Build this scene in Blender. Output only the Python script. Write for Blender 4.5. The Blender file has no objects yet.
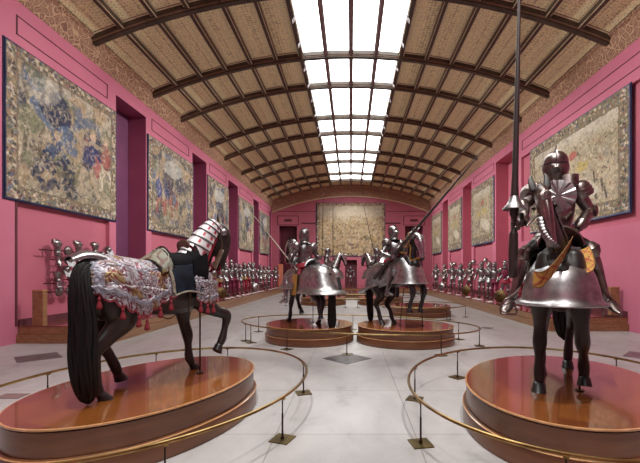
import bpy, math, random
import numpy as np
from mathutils import Vector, Matrix
random.seed(7); RNG = np.random.RandomState(11)
C = bpy.context.scene.collection
F, VX, VY, EYE = 380.0, 351.0, 272.0, 1.75
PI = math.pi

def P(px, py, y):
    """photo pixel + depth -> world point"""
    return np.array([(px-VX)*y/F, y, EYE-(py-VY)*y/F])
def srgb(r, g, b):
    f = lambda c: (c/12.92 if c <= .04045 else ((c+.055)/1.055)**2.4)
    return (f(r/255), f(g/255), f(b/255), 1)

# ------------------------------------------------------------------ materials
def new_mat(name):
    m = bpy.data.materials.new(name); m.use_nodes = True
    nt = m.node_tree; b = nt.nodes['Principled BSDF']
    return m, nt, b
def tex_coord(nt, scale=(1, 1, 1), kind='Object'):
    t = nt.nodes.new('ShaderNodeTexCoord'); mp = nt.nodes.new('ShaderNodeMapping')
    mp.inputs['Scale'].default_value = scale
    nt.links.new(t.outputs[kind], mp.inputs['Vector']); return mp.outputs['Vector']
def ramp(nt, fac, stops):
    r = nt.nodes.new('ShaderNodeValToRGB'); nt.links.new(fac, r.inputs['Fac'])
    e = r.color_ramp.elements
    while len(e) < len(stops): e.new(.5)
    for el, (p, c) in zip(e, stops): el.position = p; el.color = c
    return r.outputs['Color']
def noise_mat(name, stops, scale=5, rough=.5, metal=0, detail=4, stretch=(1, 1, 1), bump=0, coat=0, rough_var=0, spec=.5):
    m, nt, b = new_mat(name)
    v = tex_coord(nt, stretch)
    n = nt.nodes.new('ShaderNodeTexNoise'); n.inputs['Scale'].default_value = scale; n.inputs['Detail'].default_value = detail
    nt.links.new(v, n.inputs['Vector'])
    k = len(stops)
    st = stops if len(stops[0]) == 2 else [(.3+.4*i/max(1, k-1), c) for i, c in enumerate(stops)]
    nt.links.new(ramp(nt, n.outputs['Fac'], st), b.inputs['Base Color'])
    b.inputs['Roughness'].default_value = rough; b.inputs['Metallic'].default_value = metal
    b.inputs['Coat Weight'].default_value = coat; b.inputs['Coat Roughness'].default_value = .08
    b.inputs['Specular IOR Level'].default_value = spec
    if rough_var:
        r = nt.nodes.new('ShaderNodeMapRange'); nt.links.new(n.outputs['Fac'], r.inputs['Value'])
        r.inputs['To Min'].default_value = rough-rough_var; r.inputs['To Max'].default_value = rough+rough_var
        nt.links.new(r.outputs['Result'], b.inputs['Roughness'])
    if bump:
        bp = nt.nodes.new('ShaderNodeBump'); bp.inputs['Strength'].default_value = bump; bp.inputs['Distance'].default_value = .01
        nt.links.new(n.outputs['Fac'], bp.inputs['Height']); nt.links.new(bp.outputs['Normal'], b.inputs['Normal'])
    return m
def attr_mat(name, rough=.7, metal=0, weave=0):
    m, nt, b = new_mat(name)
    a = nt.nodes.new('ShaderNodeVertexColor'); a.layer_name = 'Col'
    col = a.outputs['Color']
    if weave:
        v = tex_coord(nt); n = nt.nodes.new('ShaderNodeTexNoise'); n.inputs['Scale'].default_value = weave; n.inputs['Detail'].default_value = 3
        nt.links.new(v, n.inputs['Vector'])
        mx = nt.nodes.new('ShaderNodeMixRGB'); mx.blend_type = 'MULTIPLY'; mx.inputs['Fac'].default_value = .55
        nt.links.new(col, mx.inputs['Color1'])
        nt.links.new(ramp(nt, n.outputs['Fac'], [(.3, (.35, .35, .35, 1)), (.65, (1.25, 1.22, 1.15, 1))]), mx.inputs['Color2'])
        col = mx.outputs['Color']
    nt.links.new(col, b.inputs['Base Color'])
    b.inputs['Roughness'].default_value = rough; b.inputs['Metallic'].default_value = metal
    return m
def emit_mat(name, col, s):
    m, nt, b = new_mat(name)
    b.inputs['Base Color'].default_value = (.8, .8, .8, 1)
    b.inputs['Emission Color'].default_value = col; b.inputs['Emission Strength'].default_value = s
    return m

MT = {}
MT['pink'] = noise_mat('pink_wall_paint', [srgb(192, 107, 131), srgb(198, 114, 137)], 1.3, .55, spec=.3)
MT['pink_shade'] = noise_mat('pink_painted_shade', [srgb(140, 62, 92), srgb(150, 68, 98)], 1.5, .6)  # wall pink darkened to stand for shade on niche and doorway sides
MT['pink_recess'] = noise_mat('rose_panel_paint', [srgb(184, 98, 117), srgb(190, 104, 122)], 1.5, .6, spec=.3)
MT['groove'] = noise_mat('dark_groove', [srgb(92, 36, 48), srgb(80, 30, 40)], 3, .7)
MT['plum'] = noise_mat('plum_blind', [srgb(104, 50, 86), srgb(92, 44, 78)], 2, .6)  # purple window cover, with the niche shadow darkened into its colour
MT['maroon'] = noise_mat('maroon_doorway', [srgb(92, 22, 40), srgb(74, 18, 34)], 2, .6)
MT['steel'] = noise_mat('polished_steel', [srgb(196, 194, 194), srgb(150, 146, 146)], 14, .27, 1, rough_var=.07)
MT['steel_dull'] = noise_mat('grey_steel', [srgb(182, 179, 180), srgb(128, 124, 126)], 12, .34, 1, rough_var=.08)
MT['steel_dark'] = noise_mat('brown_dark_steel', [srgb(160, 147, 143), srgb(102, 91, 88)], 8, .3, 1, rough_var=.08)
MT['steel_row'] = noise_mat('row_steel', [srgb(176, 173, 172), srgb(98, 94, 94)], 9, .3, 1)
MT['steel_rider'] = noise_mat('grey_bright_steel', [srgb(158, 155, 155), srgb(92, 89, 90)], 9, .33, 1, rough_var=.08)
MT['black_slot'] = noise_mat('black_void', [srgb(8, 8, 9), srgb(12, 11, 12)], 4, .8)
MT['mail'] = noise_mat('dark_mail', [srgb(60, 55, 55), srgb(26, 24, 25)], 120, .5, .7, bump=.4)
MT['hide'] = noise_mat('dark_brown_hide', [srgb(18, 14, 13), srgb(38, 29, 26)], 5, .42, 0, bump=.15, spec=.4)
MT['hide_left'] = noise_mat('umber_hide', [srgb(18, 13, 12), srgb(48, 37, 33)], 3.5, .4, 0, bump=.15, spec=.4)
MT['hide_black'] = noise_mat('black_hide', [srgb(16, 15, 16), srgb(30, 28, 29)], 6, .35)
MT['hair'] = noise_mat('black_horsehair', [srgb(4, 4, 5), srgb(16, 14, 14)], 6, .5, stretch=(12, 12, .6), bump=.5, spec=.3)
MT['hoof'] = noise_mat('dark_hoof', [srgb(18, 17, 18), srgb(34, 31, 31)], 8, .35)
MT['eye'] = noise_mat('glass_eye', [srgb(12, 9, 8), srgb(20, 14, 10)], 8, .08)
MT['red_velvet'] = noise_mat('crimson_velvet', [srgb(120, 22, 38), srgb(164, 40, 56)], 9, .8)
MT['purple_velvet'] = noise_mat('purple_crimson_velvet', [srgb(96, 20, 52), srgb(134, 32, 64)], 9, .8)
MT['navy'] = noise_mat('navy_velvet', [srgb(8, 10, 17), srgb(24, 29, 42)], 8, .8, spec=.12)
MT['black_velvet'] = noise_mat('black_velvet', [srgb(13, 13, 16), srgb(20, 19, 23)], 8, .8, spec=.1)
MT['leather'] = noise_mat('brown_leather', [srgb(58, 38, 30), srgb(84, 58, 44)], 10, .5)
MT['tassel'] = noise_mat('crimson_tassel', [srgb(92, 8, 22), srgb(132, 20, 36)], 30, .8, stretch=(4, 4, .5))
MT['fringe'] = noise_mat('gold_grey_braid', [srgb(70, 62, 60), srgb(150, 138, 118)], 60, .7)
MT['gilt'] = noise_mat('gilt_metal', [srgb(104, 78, 40), srgb(60, 44, 26)], 14, .45, .8)
MT['gold_cloth'] = noise_mat('gold_cloth', [srgb(176, 128, 54), srgb(136, 92, 36)], 40, .7)
MT['brass'] = noise_mat('aged_brass', [srgb(166, 140, 88), srgb(120, 96, 58)], 6, .3, 1)
MT['bronze'] = noise_mat('dark_bronze', [srgb(72, 58, 46), srgb(44, 36, 30)], 6, .35, .9)
MT['plate_brass'] = noise_mat('bronze_base_plate', [srgb(112, 94, 52), srgb(74, 62, 36)], 7, .4, .8)
MT['lance_wood'] = noise_mat('black_brown_wood', [srgb(30, 22, 22), srgb(52, 38, 36)], 8, .4, stretch=(1, 1, .1))
MT['pale_wood'] = noise_mat('pale_ash_wood', [srgb(176, 164, 150), srgb(140, 126, 112)], 8, .5)
MT['card'] = noise_mat('white_card', [srgb(236, 232, 228), srgb(226, 222, 218)], 5, .7)
MT['white_paint'] = noise_mat('white_enamel', [srgb(230, 230, 232), srgb(216, 216, 220)], 5, .4)
MT['lintel'] = noise_mat('cream_moulding', [srgb(236, 218, 182), srgb(214, 194, 158)], 6, .6)
MT['rib'] = noise_mat('dark_ceiling_oak', [srgb(78, 62, 46), srgb(50, 38, 29)], 4, .5, stretch=(1, 1, 1))
MT['rib_light'] = noise_mat('ceiling_oak_highlight', [srgb(140, 108, 86), srgb(112, 86, 68)], 4, .5)
MT['skybar'] = noise_mat('mauve_glazing_bar', [srgb(132, 106, 104), srgb(112, 90, 88)], 4, .5)
MT['peach'] = noise_mat('peach_painted_light', [srgb(236, 150, 120), srgb(228, 140, 110)], 2, .6)  # doorway light put into the jamb colour
MT['blue_cloth'] = noise_mat('navy_tapestry_edge', [srgb(28, 30, 66), srgb(36, 40, 80)], 12, .85)
MT['floor_dark'] = noise_mat('grey_marble', [srgb(66, 63, 66), srgb(112, 108, 108)], 9, .3, detail=8)
MT['tap'] = attr_mat('woven_tapestry', .9, 0, 34)
MT['relief'] = attr_mat('embossed_silver_relief', .5, .4)
MT['relief_gold'] = attr_mat('gilt_embroidered_relief', .6, .05)
MT['glass'] = emit_mat('bright_skylight_glass', (.97, 1, .985, 1), 5.2)

def wood_mat(name, a, b_, c, axis_scale, rough, coat):
    m, nt, b = new_mat(name)
    v = tex_coord(nt, axis_scale)
    n = nt.nodes.new('ShaderNodeTexNoise'); n.inputs['Scale'].default_value = 2.2; n.inputs['Detail'].default_value = 9; n.inputs['Distortion'].default_value = .6
    nt.links.new(v, n.inputs['Vector'])
    nt.links.new(ramp(nt, n.outputs['Fac'], [(.3, a), (.5, b_), (.72, c)]), b.inputs['Base Color'])
    b.inputs['Roughness'].default_value = rough; b.inputs['Coat Weight'].default_value = coat; b.inputs['Coat Roughness'].default_value = .06
    return m
MT['wood_side'] = wood_mat('mahogany_side', srgb(82, 50, 30), srgb(100, 62, 38), srgb(114, 74, 46), (.6, .6, 5), .36, .25)
MT['wood_step'] = wood_mat('plinth_oak', srgb(126, 86, 54), srgb(146, 104, 68), srgb(162, 120, 82), (3, .35, 9), .36, .25)
MT['wood_plinth_top'] = wood_mat('plinth_top_oak', srgb(88, 36, 24), srgb(118, 56, 38), srgb(136, 72, 48), (3, .3, 1), .16, .6)
MT['wood_edge'] = wood_mat('mahogany_edge_highlight', srgb(170, 120, 78), srgb(190, 140, 94), srgb(204, 156, 110), (3, 3, 3), .25, .6)  # paled so the edge carries a highlight in its colour
def veneer_mat():
    m, nt, b = new_mat('veneered_platform_top')
    v = tex_coord(nt, (1, 1, 1))
    br = nt.nodes.new('ShaderNodeTexBrick'); br.inputs['Scale'].default_value = 1
    br.offset = .5; br.inputs['Brick Width'].default_value = 1.3; br.inputs['Row Height'].default_value = .55
    br.inputs['Mortar Size'].default_value = .002; br.inputs['Bias'].default_value = 0
    br.inputs['Color1'].default_value = srgb(96, 48, 24); br.inputs['Color2'].default_value = srgb(138, 82, 36); br.inputs['Mortar'].default_value = srgb(80, 40, 26)
    nt.links.new(v, br.inputs['Vector'])
    v2 = tex_coord(nt, (.8, 10, 1)); n = nt.nodes.new('ShaderNodeTexNoise'); n.inputs['Scale'].default_value = 2; n.inputs['Detail'].default_value = 8
    nt.links.new(v2, n.inputs['Vector'])
    mx = nt.nodes.new('ShaderNodeMixRGB'); mx.blend_type = 'MULTIPLY'; mx.inputs['Fac'].default_value = .5
    nt.links.new(br.outputs['Color'], mx.inputs['Color1'])
    nt.links.new(ramp(nt, n.outputs['Fac'], [(.3, (.6, .55, .5, 1)), (.7, (1.15, 1.1, 1.05, 1))]), mx.inputs['Color2'])
    nt.links.new(mx.outputs['Color'], b.inputs['Base Color'])
    b.inputs['Roughness'].default_value = .2; b.inputs['Coat Weight'].default_value = .7; b.inputs['Coat Roughness'].default_value = .04
    return m
MT['veneer'] = veneer_mat()
def floor_mat():
    m, nt, b = new_mat('cream_marble_floor')
    v = tex_coord(nt)
    br = nt.nodes.new('ShaderNodeTexBrick'); br.offset = 0; br.inputs['Scale'].default_value = 1
    br.inputs['Brick Width'].default_value = 1.5; br.inputs['Row Height'].default_value = 1.5; br.inputs['Mortar Size'].default_value = .006
    br.inputs['Color1'].default_value = (1, 1, 1, 1); br.inputs['Color2'].default_value = (.94, .93, .92, 1); br.inputs['Mortar'].default_value = (.52, .49, .47, 1)
    mp = [n for n in nt.nodes if n.type == 'MAPPING'][-1]; mp.inputs['Location'].default_value = (-.69+1.5, .4, 0)
    nt.links.new(v, br.inputs['Vector'])
    v2 = tex_coord(nt, (1, .6, 1))
    n = nt.nodes.new('ShaderNodeTexNoise'); n.inputs['Scale'].default_value = 1.7; n.inputs['Detail'].default_value = 12; n.inputs['Roughness'].default_value = .68; n.inputs['Distortion'].default_value = .5
    nt.links.new(v2, n.inputs['Vector'])
    base = ramp(nt, n.outputs['Fac'], [(.28, srgb(138, 134, 133)), (.42, srgb(168, 165, 164)), (.7, srgb(186, 183, 182))])
    mx = nt.nodes.new('ShaderNodeMixRGB'); mx.blend_type = 'MULTIPLY'; mx.inputs['Fac'].default_value = 1
    nt.links.new(base, mx.inputs['Color1']); nt.links.new(br.outputs['Color'], mx.inputs['Color2'])
    nt.links.new(mx.outputs['Color'], b.inputs['Base Color'])
    b.inputs['Roughness'].default_value = .38
    return m
MT['floor'] = floor_mat()
def coffer_mat():
    m, nt, b = new_mat('stencilled_coffer_panel')
    v = tex_coord(nt, (5, 5, 5))
    vo = nt.nodes.new('ShaderNodeTexVoronoi'); vo.inputs['Scale'].default_value = 1.7; vo.inputs['Randomness'].default_value = .25
    nt.links.new(v, vo.inputs['Vector'])
    n = nt.nodes.new('ShaderNodeTexNoise'); n.inputs['Scale'].default_value = 3; nt.links.new(v, n.inputs['Vector'])
    c1 = ramp(nt, vo.outputs['Distance'], [(.1, srgb(168, 160, 122)), (.3, srgb(255, 248, 200)), (.55, srgb(246, 234, 182)), (.75, srgb(190, 182, 142))])
    mx = nt.nodes.new('ShaderNodeMixRGB'); mx.blend_type = 'MULTIPLY'; mx.inputs['Fac'].default_value = .5
    nt.links.new(c1, mx.inputs['Color1']); nt.links.new(ramp(nt, n.outputs['Fac'], [(.35, (.75, .72, .7, 1)), (.65, (1.1, 1.08, 1, 1))]), mx.inputs['Color2'])
    nt.links.new(mx.outputs['Color'], b.inputs['Base Color']); b.inputs['Roughness'].default_value = .8
    return m
MT['coffer'] = coffer_mat()
def frieze_mat():
    m, nt, b = new_mat('scrollwork_frieze')
    v = tex_coord(nt, (1, 1, 1))
    n = nt.nodes.new('ShaderNodeTexNoise'); n.inputs['Scale'].default_value = 2.4; n.inputs['Detail'].default_value = 1
    nt.links.new(v, n.inputs['Vector'])
    mixv = nt.nodes.new('ShaderNodeMixRGB'); mixv.blend_type = 'ADD'; mixv.inputs['Fac'].default_value = .35
    nt.links.new(v, mixv.inputs['Color1']); nt.links.new(n.outputs['Color'], mixv.inputs['Color2'])
    vo = nt.nodes.new('ShaderNodeTexVoronoi'); vo.feature = 'DISTANCE_TO_EDGE'; vo.inputs['Scale'].default_value = 5.2
    nt.links.new(mixv.outputs['Color'], vo.inputs['Vector'])
    nt.links.new(ramp(nt, vo.outputs['Distance'], [(.02, srgb(196, 160, 128)), (.07, srgb(180, 142, 112)), (.10, srgb(118, 84, 70)), (.17, srgb(128, 92, 76)), (.21, srgb(178, 138, 110)), (.34, srgb(140, 102, 84))]), b.inputs['Base Color'])
    b.inputs['Roughness'].default_value = .75
    return m
MT['frieze'] = frieze_mat()

# ------------------------------------------------------------------ mesh building
def mtl(m): return MT[m] if isinstance(m, str) else m
class MB:
    def __init__(s): s.v = []; s.f = []; s.mi = []; s.col = []; s.hc = False
    def add(s, verts, faces, mi=0, cols=None):
        o = len(s.v); s.v.extend([tuple(map(float, p)) for p in verts])
        s.f.extend([tuple(i+o for i in f) for f in faces]); s.mi.extend([mi]*len(faces))
        s.hc |= cols is not None; s.col.extend(cols if cols is not None else [(1, 1, 1, 1)]*len(verts))
    def box(s, lo, hi, mi=0, m=None):
        x0, y0, z0 = lo; x1, y1, z1 = hi
        v = [(x0, y0, z0), (x1, y0, z0), (x1, y1, z0), (x0, y1, z0), (x0, y0, z1), (x1, y0, z1), (x1, y1, z1), (x0, y1, z1)]
        if m is not None: v = [tuple(m @ Vector(p)) for p in v]
        s.add(v, [(0, 3, 2, 1), (4, 5, 6, 7), (0, 1, 5, 4), (1, 2, 6, 5), (2, 3, 7, 6), (3, 0, 4, 7)], mi)
    def grid(s, G, wrap=False, cap0=False, cap1=False, mi=0, cols=None, flip=False):
        G = np.asarray(G, float); n, m = G.shape[:2]
        fs = []
        for i in range(n-1):
            for j in range(m if wrap else m-1):
                k = (j+1) % m; q = (i*m+j, i*m+k, (i+1)*m+k, (i+1)*m+j)
                fs.append(q[::-1] if flip else q)
        if cap0: fs.append(tuple(range(m))[::-1])
        if cap1: fs.append(tuple((n-1)*m+j for j in range(m)))
        s.add(G.reshape(-1, 3), fs, mi, cols)
    def shell(s, G, th, wrap=False, mi=0, cols=None):
        """solid sheet: G outer points, thickness inward"""
        G = np.asarray(G, float); n, m = G.shape[:2]
        du = np.gradient(G, axis=0)
        if wrap: dv = (np.roll(G, -1, 1)-np.roll(G, 1, 1))/2
        else: dv = np.gradient(G, axis=1)
        N = np.cross(du, dv); L = np.linalg.norm(N, axis=2, keepdims=True); N = N/np.maximum(L, 1e-9)
        ctr = G.reshape(-1, 3).mean(0)
        if ((G-ctr)*N).sum() < 0: N = -N
        I = G-N*th
        v = np.concatenate([G.reshape(-1, 3), I.reshape(-1, 3)]); o = n*m; fs = []
        mm = m if wrap else m-1
        for i in range(n-1):
            for j in range(mm):
                k = (j+1) % m; a, b, c, d = i*m+j, i*m+k, (i+1)*m+k, (i+1)*m+j
                fs.append((a, b, c, d)); fs.append((o+d, o+c, o+b, o+a))
        for j in range(mm):
            k = (j+1) % m
            fs.append((j, o+j, o+k, k)); b = (n-1)*m; fs.append((b+k, o+b+k, o+b+j, b+j))
        if not wrap:
            for i in range(n-1):
                a, d = i*m, (i+1)*m; fs.append((a, d, o+d, o+a))
                a, d = i*m+m-1, (i+1)*m+m-1; fs.append((d, a, o+a, o+d))
        s.add(v, fs, mi, None if cols is None else list(cols)+list(cols))
    def tube(s, pts, segs=12, side=(0, 1, 0), n=1, mi=0, caps=True):
        G = sweep(pts, segs, side, n)
        if caps:
            G = round_ends(G, pts)
        s.grid(G, True, True, True, mi)
    def build(s, name, mats, parent=None, smooth=True):
        me = bpy.data.meshes.new(name); me.from_pydata(s.v, [], s.f)
        for m in (mats if isinstance(mats, (list, tuple)) else [mats]): me.materials.append(m)
        me.polygons.foreach_set('material_index', s.mi)
        if s.hc:
            a = me.color_attributes.new('Col', 'FLOAT_COLOR', 'POINT'); a.data.foreach_set('color', [x for c in s.col for x in c])
        fix_normals(me)
        if smooth:
            me.polygons.foreach_set('use_smooth', [True]*len(me.polygons))
            me.set_sharp_from_angle(angle=math.radians(smooth if smooth is not True else 40))
        me.update()
        o = bpy.data.objects.new(name, me); C.objects.link(o)
        if parent is not None: o.parent = parent
        return o
import bmesh
def fix_normals(me):
    bm = bmesh.new(); bm.from_mesh(me); bmesh.ops.recalc_face_normals(bm, faces=bm.faces); bm.to_mesh(me); bm.free()
def catmull(A, n):
    A = np.asarray(A, float)
    if n <= 1 or len(A) < 2: return A
    E = np.vstack([2*A[0]-A[1], A, 2*A[-1]-A[-2]]); out = []
    for i in range(1, len(E)-2):
        p0, p1, p2, p3 = E[i-1:i+3]
        for k in range(n):
            t = k/n
            out.append(.5*((2*p1)+(-p0+p2)*t+(2*p0-5*p1+4*p2-p3)*t*t+(-p0+3*p1-3*p2+p3)*t**3))
    out.append(E[-2]); return np.array(out)
def frames(p, side):
    t = np.gradient(p, axis=0) if len(p) > 2 else np.array([p[1]-p[0]]*2)
    t /= np.maximum(np.linalg.norm(t, axis=1, keepdims=True), 1e-9)
    sd = np.asarray(side, float); a = sd-(t@sd)[:, None]*t
    ln = np.linalg.norm(a, axis=1, keepdims=True)
    alt = np.array([1., 0, 0])-(t@np.array([1., 0, 0]))[:, None]*t
    a = np.where(ln < .05, alt, a); a /= np.linalg.norm(a, axis=1, keepdims=True)
    return t, a, np.cross(t, a)
def sweep(pts, segs, side=(0, 1, 0), n=1, th0=0, th1=None, off=0):
    """pts rows: x,y,z,ra(along side),rb. angle 0 = +b axis"""
    A = catmull(np.array([list(p[:4])+[p[4] if len(p) > 4 else p[3]] for p in pts], float), n)
    t, a, b = frames(A[:, :3], side)
    th = np.linspace(0, 2*PI, segs, endpoint=False) if th1 is None else np.linspace(th0, th1, segs)
    ra = np.maximum(A[:, 3], 1e-4)+off; rb = np.maximum(A[:, 4], 1e-4)+off
    return A[:, None, :3]+a[:, None]*(ra[:, None, None]*np.sin(th)[None, :, None])+b[:, None]*(rb[:, None, None]*np.cos(th)[None, :, None])
def round_ends(G, pts):
    def cap(R, Rn):
        c = R.mean(0); d = c-Rn.mean(0); d = d/max(np.linalg.norm(d), 1e-9); r = np.linalg.norm(R-c, axis=1).mean()*.55
        return [c+(R-c)*.8+d*r*.6, c+(R-c)*.4+d*r*.92]
    a = cap(G[0], G[1]); b = cap(G[-1], G[-2])
    return np.concatenate([np.array(a[::-1]), G, np.array(b)])
def organic(name, tubes, voxel, mat, parent=None, smooth=4):
    mb = MB()
    for pts, side in tubes: mb.tube(pts, 16, side, 4)
    o = mb.build(name+'_tmp', mat)
    r = o.modifiers.new('r', 'REMESH'); r.mode = 'VOXEL'; r.voxel_size = voxel; r.use_smooth_shade = True
    s = o.modifiers.new('s', 'SMOOTH'); s.iterations = smooth; s.factor = .5
    dg = bpy.context.evaluated_depsgraph_get(); dg.update()
    me = bpy.data.meshes.new_from_object(o.evaluated_get(dg)); me.name = name
    old = o.data; bpy.data.objects.remove(o); bpy.data.meshes.remove(old)
    me.polygons.foreach_set('use_smooth', [True]*len(me.polygons))
    ob = bpy.data.objects.new(name, me); C.objects.link(ob)
    if parent is not None: ob.parent = parent
    return ob
def thing(name, label, cat, loc=(0, 0, 0), yaw=0, group=None, scale=1):
    o = bpy.data.objects.new(name, None); C.objects.link(o); o.empty_display_size = .2
    o.location = loc; o.rotation_euler = (0, 0, yaw); o.scale = (scale,)*3
    return tag(o, label, cat, group)
def tag(o, label, cat, group=None, kind=None):
    o['label'] = label; o['category'] = cat
    if group: o['group'] = group
    if kind: o['kind'] = kind
    return o
def struct(o, label=None, cat=None):
    o['kind'] = 'structure'
    if label: o['label'] = label
    if cat: o['category'] = cat
    return o
def copy_tree(o, parent=None):
    c = o.copy(); C.objects.link(c)
    if parent is not None:
        c.parent = parent; c.matrix_parent_inverse = o.matrix_parent_inverse.copy()
    for ch in list(o.children): copy_tree(ch, c)
    return c
class Frame:
    """object frame with heading hx,hy (x forward, y left)"""
    def __init__(s, x, y, z, hx, hy, sc=1):
        l = math.hypot(hx, hy); s.o = np.array([x, y, z]); s.h = np.array([hx/l, hy/l]); s.sc = sc
        s.yaw = math.atan2(hy, hx)
    def L(s, w):
        d = np.asarray(w, float)-s.o
        return np.array([d[0]*s.h[0]+d[1]*s.h[1], -d[0]*s.h[1]+d[1]*s.h[0], d[2]])/s.sc
    def W(s, l):
        l = np.asarray(l, float)*s.sc
        return s.o+np.array([l[0]*s.h[0]-l[1]*s.h[1], l[0]*s.h[1]+l[1]*s.h[0], l[2]])
# ------------------------------------------------------------------ the hall
W2, Y0, Y1 = 8.2, -7.0, 39.2
SPR, CRN = 8.85, 10.48
RR = (8.05**2+(CRN-SPR)**2)/(2*(CRN-SPR)); RC = CRN-RR
arc = lambda x: RC+math.sqrt(RR*RR-x*x)
PLH = .42
def wall_grid(name, us, zs, cell, to3, mats):
    """flat wall cut in cells, each set back by its own depth. cell(u,z)->(depth, material index)"""
    mb = MB(); n, m = len(us)-1, len(zs)-1
    D = [[cell((us[i]+us[i+1])/2, (zs[j]+zs[j+1])/2) for j in range(m)] for i in range(n)]
    for i in range(n):
        for j in range(m):
            d, mi = D[i][j]
            mb.add([to3(us[i], zs[j], d), to3(us[i+1], zs[j], d), to3(us[i+1], zs[j+1], d), to3(us[i], zs[j+1], d)], [(0, 1, 2, 3)], mi)
            if i+1 < n and abs(D[i+1][j][0]-d) > 1e-6:
                d2 = D[i+1][j][0]; k = D[i][j][1] if d > d2 else D[i+1][j][1]
                mb.add([to3(us[i+1], zs[j], d), to3(us[i+1], zs[j], d2), to3(us[i+1], zs[j+1], d2), to3(us[i+1], zs[j+1], d)], [(0, 1, 2, 3)], k if max(d, d2) < .3 else 3)
            if j+1 < m and abs(D[i][j+1][0]-d) > 1e-6:
                d2 = D[i][j+1][0]; k = D[i][j][1] if d > d2 else D[i][j+1][1]
                mb.add([to3(us[i], zs[j+1], d), to3(us[i], zs[j+1], d2), to3(us[i+1], zs[j+1], d2), to3(us[i+1], zs[j+1], d)], [(0, 1, 2, 3)], k if max(d, d2) < .3 else 3)
    return mb.build(name, mats, smooth=False)
NICH_L = [(13.26, 15.2), (19.65, 21.55), (25.4, 27.55), (31.9, 33.8), (38.15, 38.95)]
NICH_R = [(19.2, 21.5), (25.85, 27.85), (32.1, 34.0), (38.5, 39.0)]
TAP_L = [(8.95, 13.2), (15.27, 19.6), (21.65, 25.35), (27.65, 31.85), (33.9, 38.0)]
TAP_R = [(11.1, 17.3), (21.7, 25.75), (28.0, 31.9), (34.2, 38.4)]
REC_L = [(9.3, 12.9, .42, 4.05)]+[(a+.35, b-.3, .42, 4.05) for a, b in TAP_L[1:]]
REC_R = [(10.2, 18.3, 3.2, 7.25)]+[(a+.3, b-.35, .42, 4.05) for a, b in TAP_R[1:]]
def side_wall(name, sx, nich, rec):
    us = sorted({Y0, Y1, *[v for n in nich for v in n], *[v for r in rec for v in r[:2]]})
    zs = sorted({0, .42, 3.2, 4.05, 7.25, 7.94, 9.4})
    def cell(u, z):
        for a, b in nich:
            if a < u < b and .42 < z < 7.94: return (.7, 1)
        for a, b, c, d in rec:
            if a < u < b and c < z < d: return (.12, 2)
        return (0, 0)
    return wall_grid(name, us, zs, cell, lambda u, z, d: (sx*(W2+d), u, z), [MT['pink'], MT['plum'] if sx < 0 else MT['pink_recess'], MT['pink_recess'], MT['pink_shade'] if sx < 0 else MT['pink_recess']])
struct(side_wall('wall_left', -1, NICH_L, REC_L), 'pink wall with deep niches behind the riderless horse', 'wall')
struct(side_wall('wall_right', 1, NICH_R, REC_R), 'pink wall carrying the widest tapestry behind the lance-bearing knight', 'wall')
us = sorted({-W2, -7.43, -5.57, -.62, .62, 5.57, 7.43, W2}); zs = sorted({0, .42, 3.0, 6.5, 11})
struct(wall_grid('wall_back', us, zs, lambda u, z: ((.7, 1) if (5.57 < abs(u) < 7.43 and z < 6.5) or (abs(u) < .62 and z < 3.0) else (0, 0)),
       lambda u, z, d: (u, Y1+d, z), [MT['pink_recess'], MT['maroon'], MT['pink'], MT['pink_shade']]), 'pink end wall with a tall arched top', 'wall')
mb = MB(); mb.box((-W2, Y0-.1, 0), (W2, Y0, 11)); struct(mb.build('wall_near', MT['pink']), 'pink wall closing the hall behind the viewer', 'wall')
mb = MB(); mb.box((-9.2, Y0, -.2), (9.2, Y1+1, 0)); struct(mb.build('floor', MT['floor']), 'pale cream marble slab floor', 'floor')
# narrow doorway reveal in the far corner, its warm light painted in peach
mb = MB(); mb.box((-7.45, Y1-.14, .42), (-7.0, Y1-.02, 2.55)); struct(mb.build('trim_1', MT['peach'], smooth=False), 'jamb beside the far doorway, its light painted in peach', 'trim')
# dark marble inlays
def inlay(x, y, r, rect=None):
    mb = MB()
    pts = [(x-r, y), (x, y-r), (x+r, y), (x, y+r)] if rect is None else [(x-rect, y-r), (x+rect, y-r), (x+rect, y+r), (x-rect, y+r)]
    mb.add([(a, b, .001) for a, b in pts]+[(a, b, .005) for a, b in pts], [(4, 5, 6, 7), (0, 1, 5, 4), (1, 2, 6, 5), (2, 3, 7, 6), (3, 0, 4, 7)])
    return mb.build('floor_inlay', MT['floor_dark'], smooth=False)
for (x, y, r, l) in [(-.08, 7.69, .5, 'dark grey marble diamond set into the floor midway between the two near platforms'),
                     (-6.42, 7.8, .5, 'dark grey marble diamond in the floor before the plinth end behind the horse tail'),
                     (6.15, 7.9, .5, 'dark grey marble diamond in the floor near the plinth end beside the knight'),
                     (4.26, 11.9, .22, 'small grey floor diamond beyond the central barrier')]:
    struct(inlay(x, y, r), l, 'floor inlay')
mb = MB(); mb.box((-4.95, 5.24, .001), (-4.6, 5.46, .006)); struct(mb.build('floor_plate', MT['skybar'], smooth=False), 'small flush plate in the marble beyond the horse platform', 'floor plate')
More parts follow.
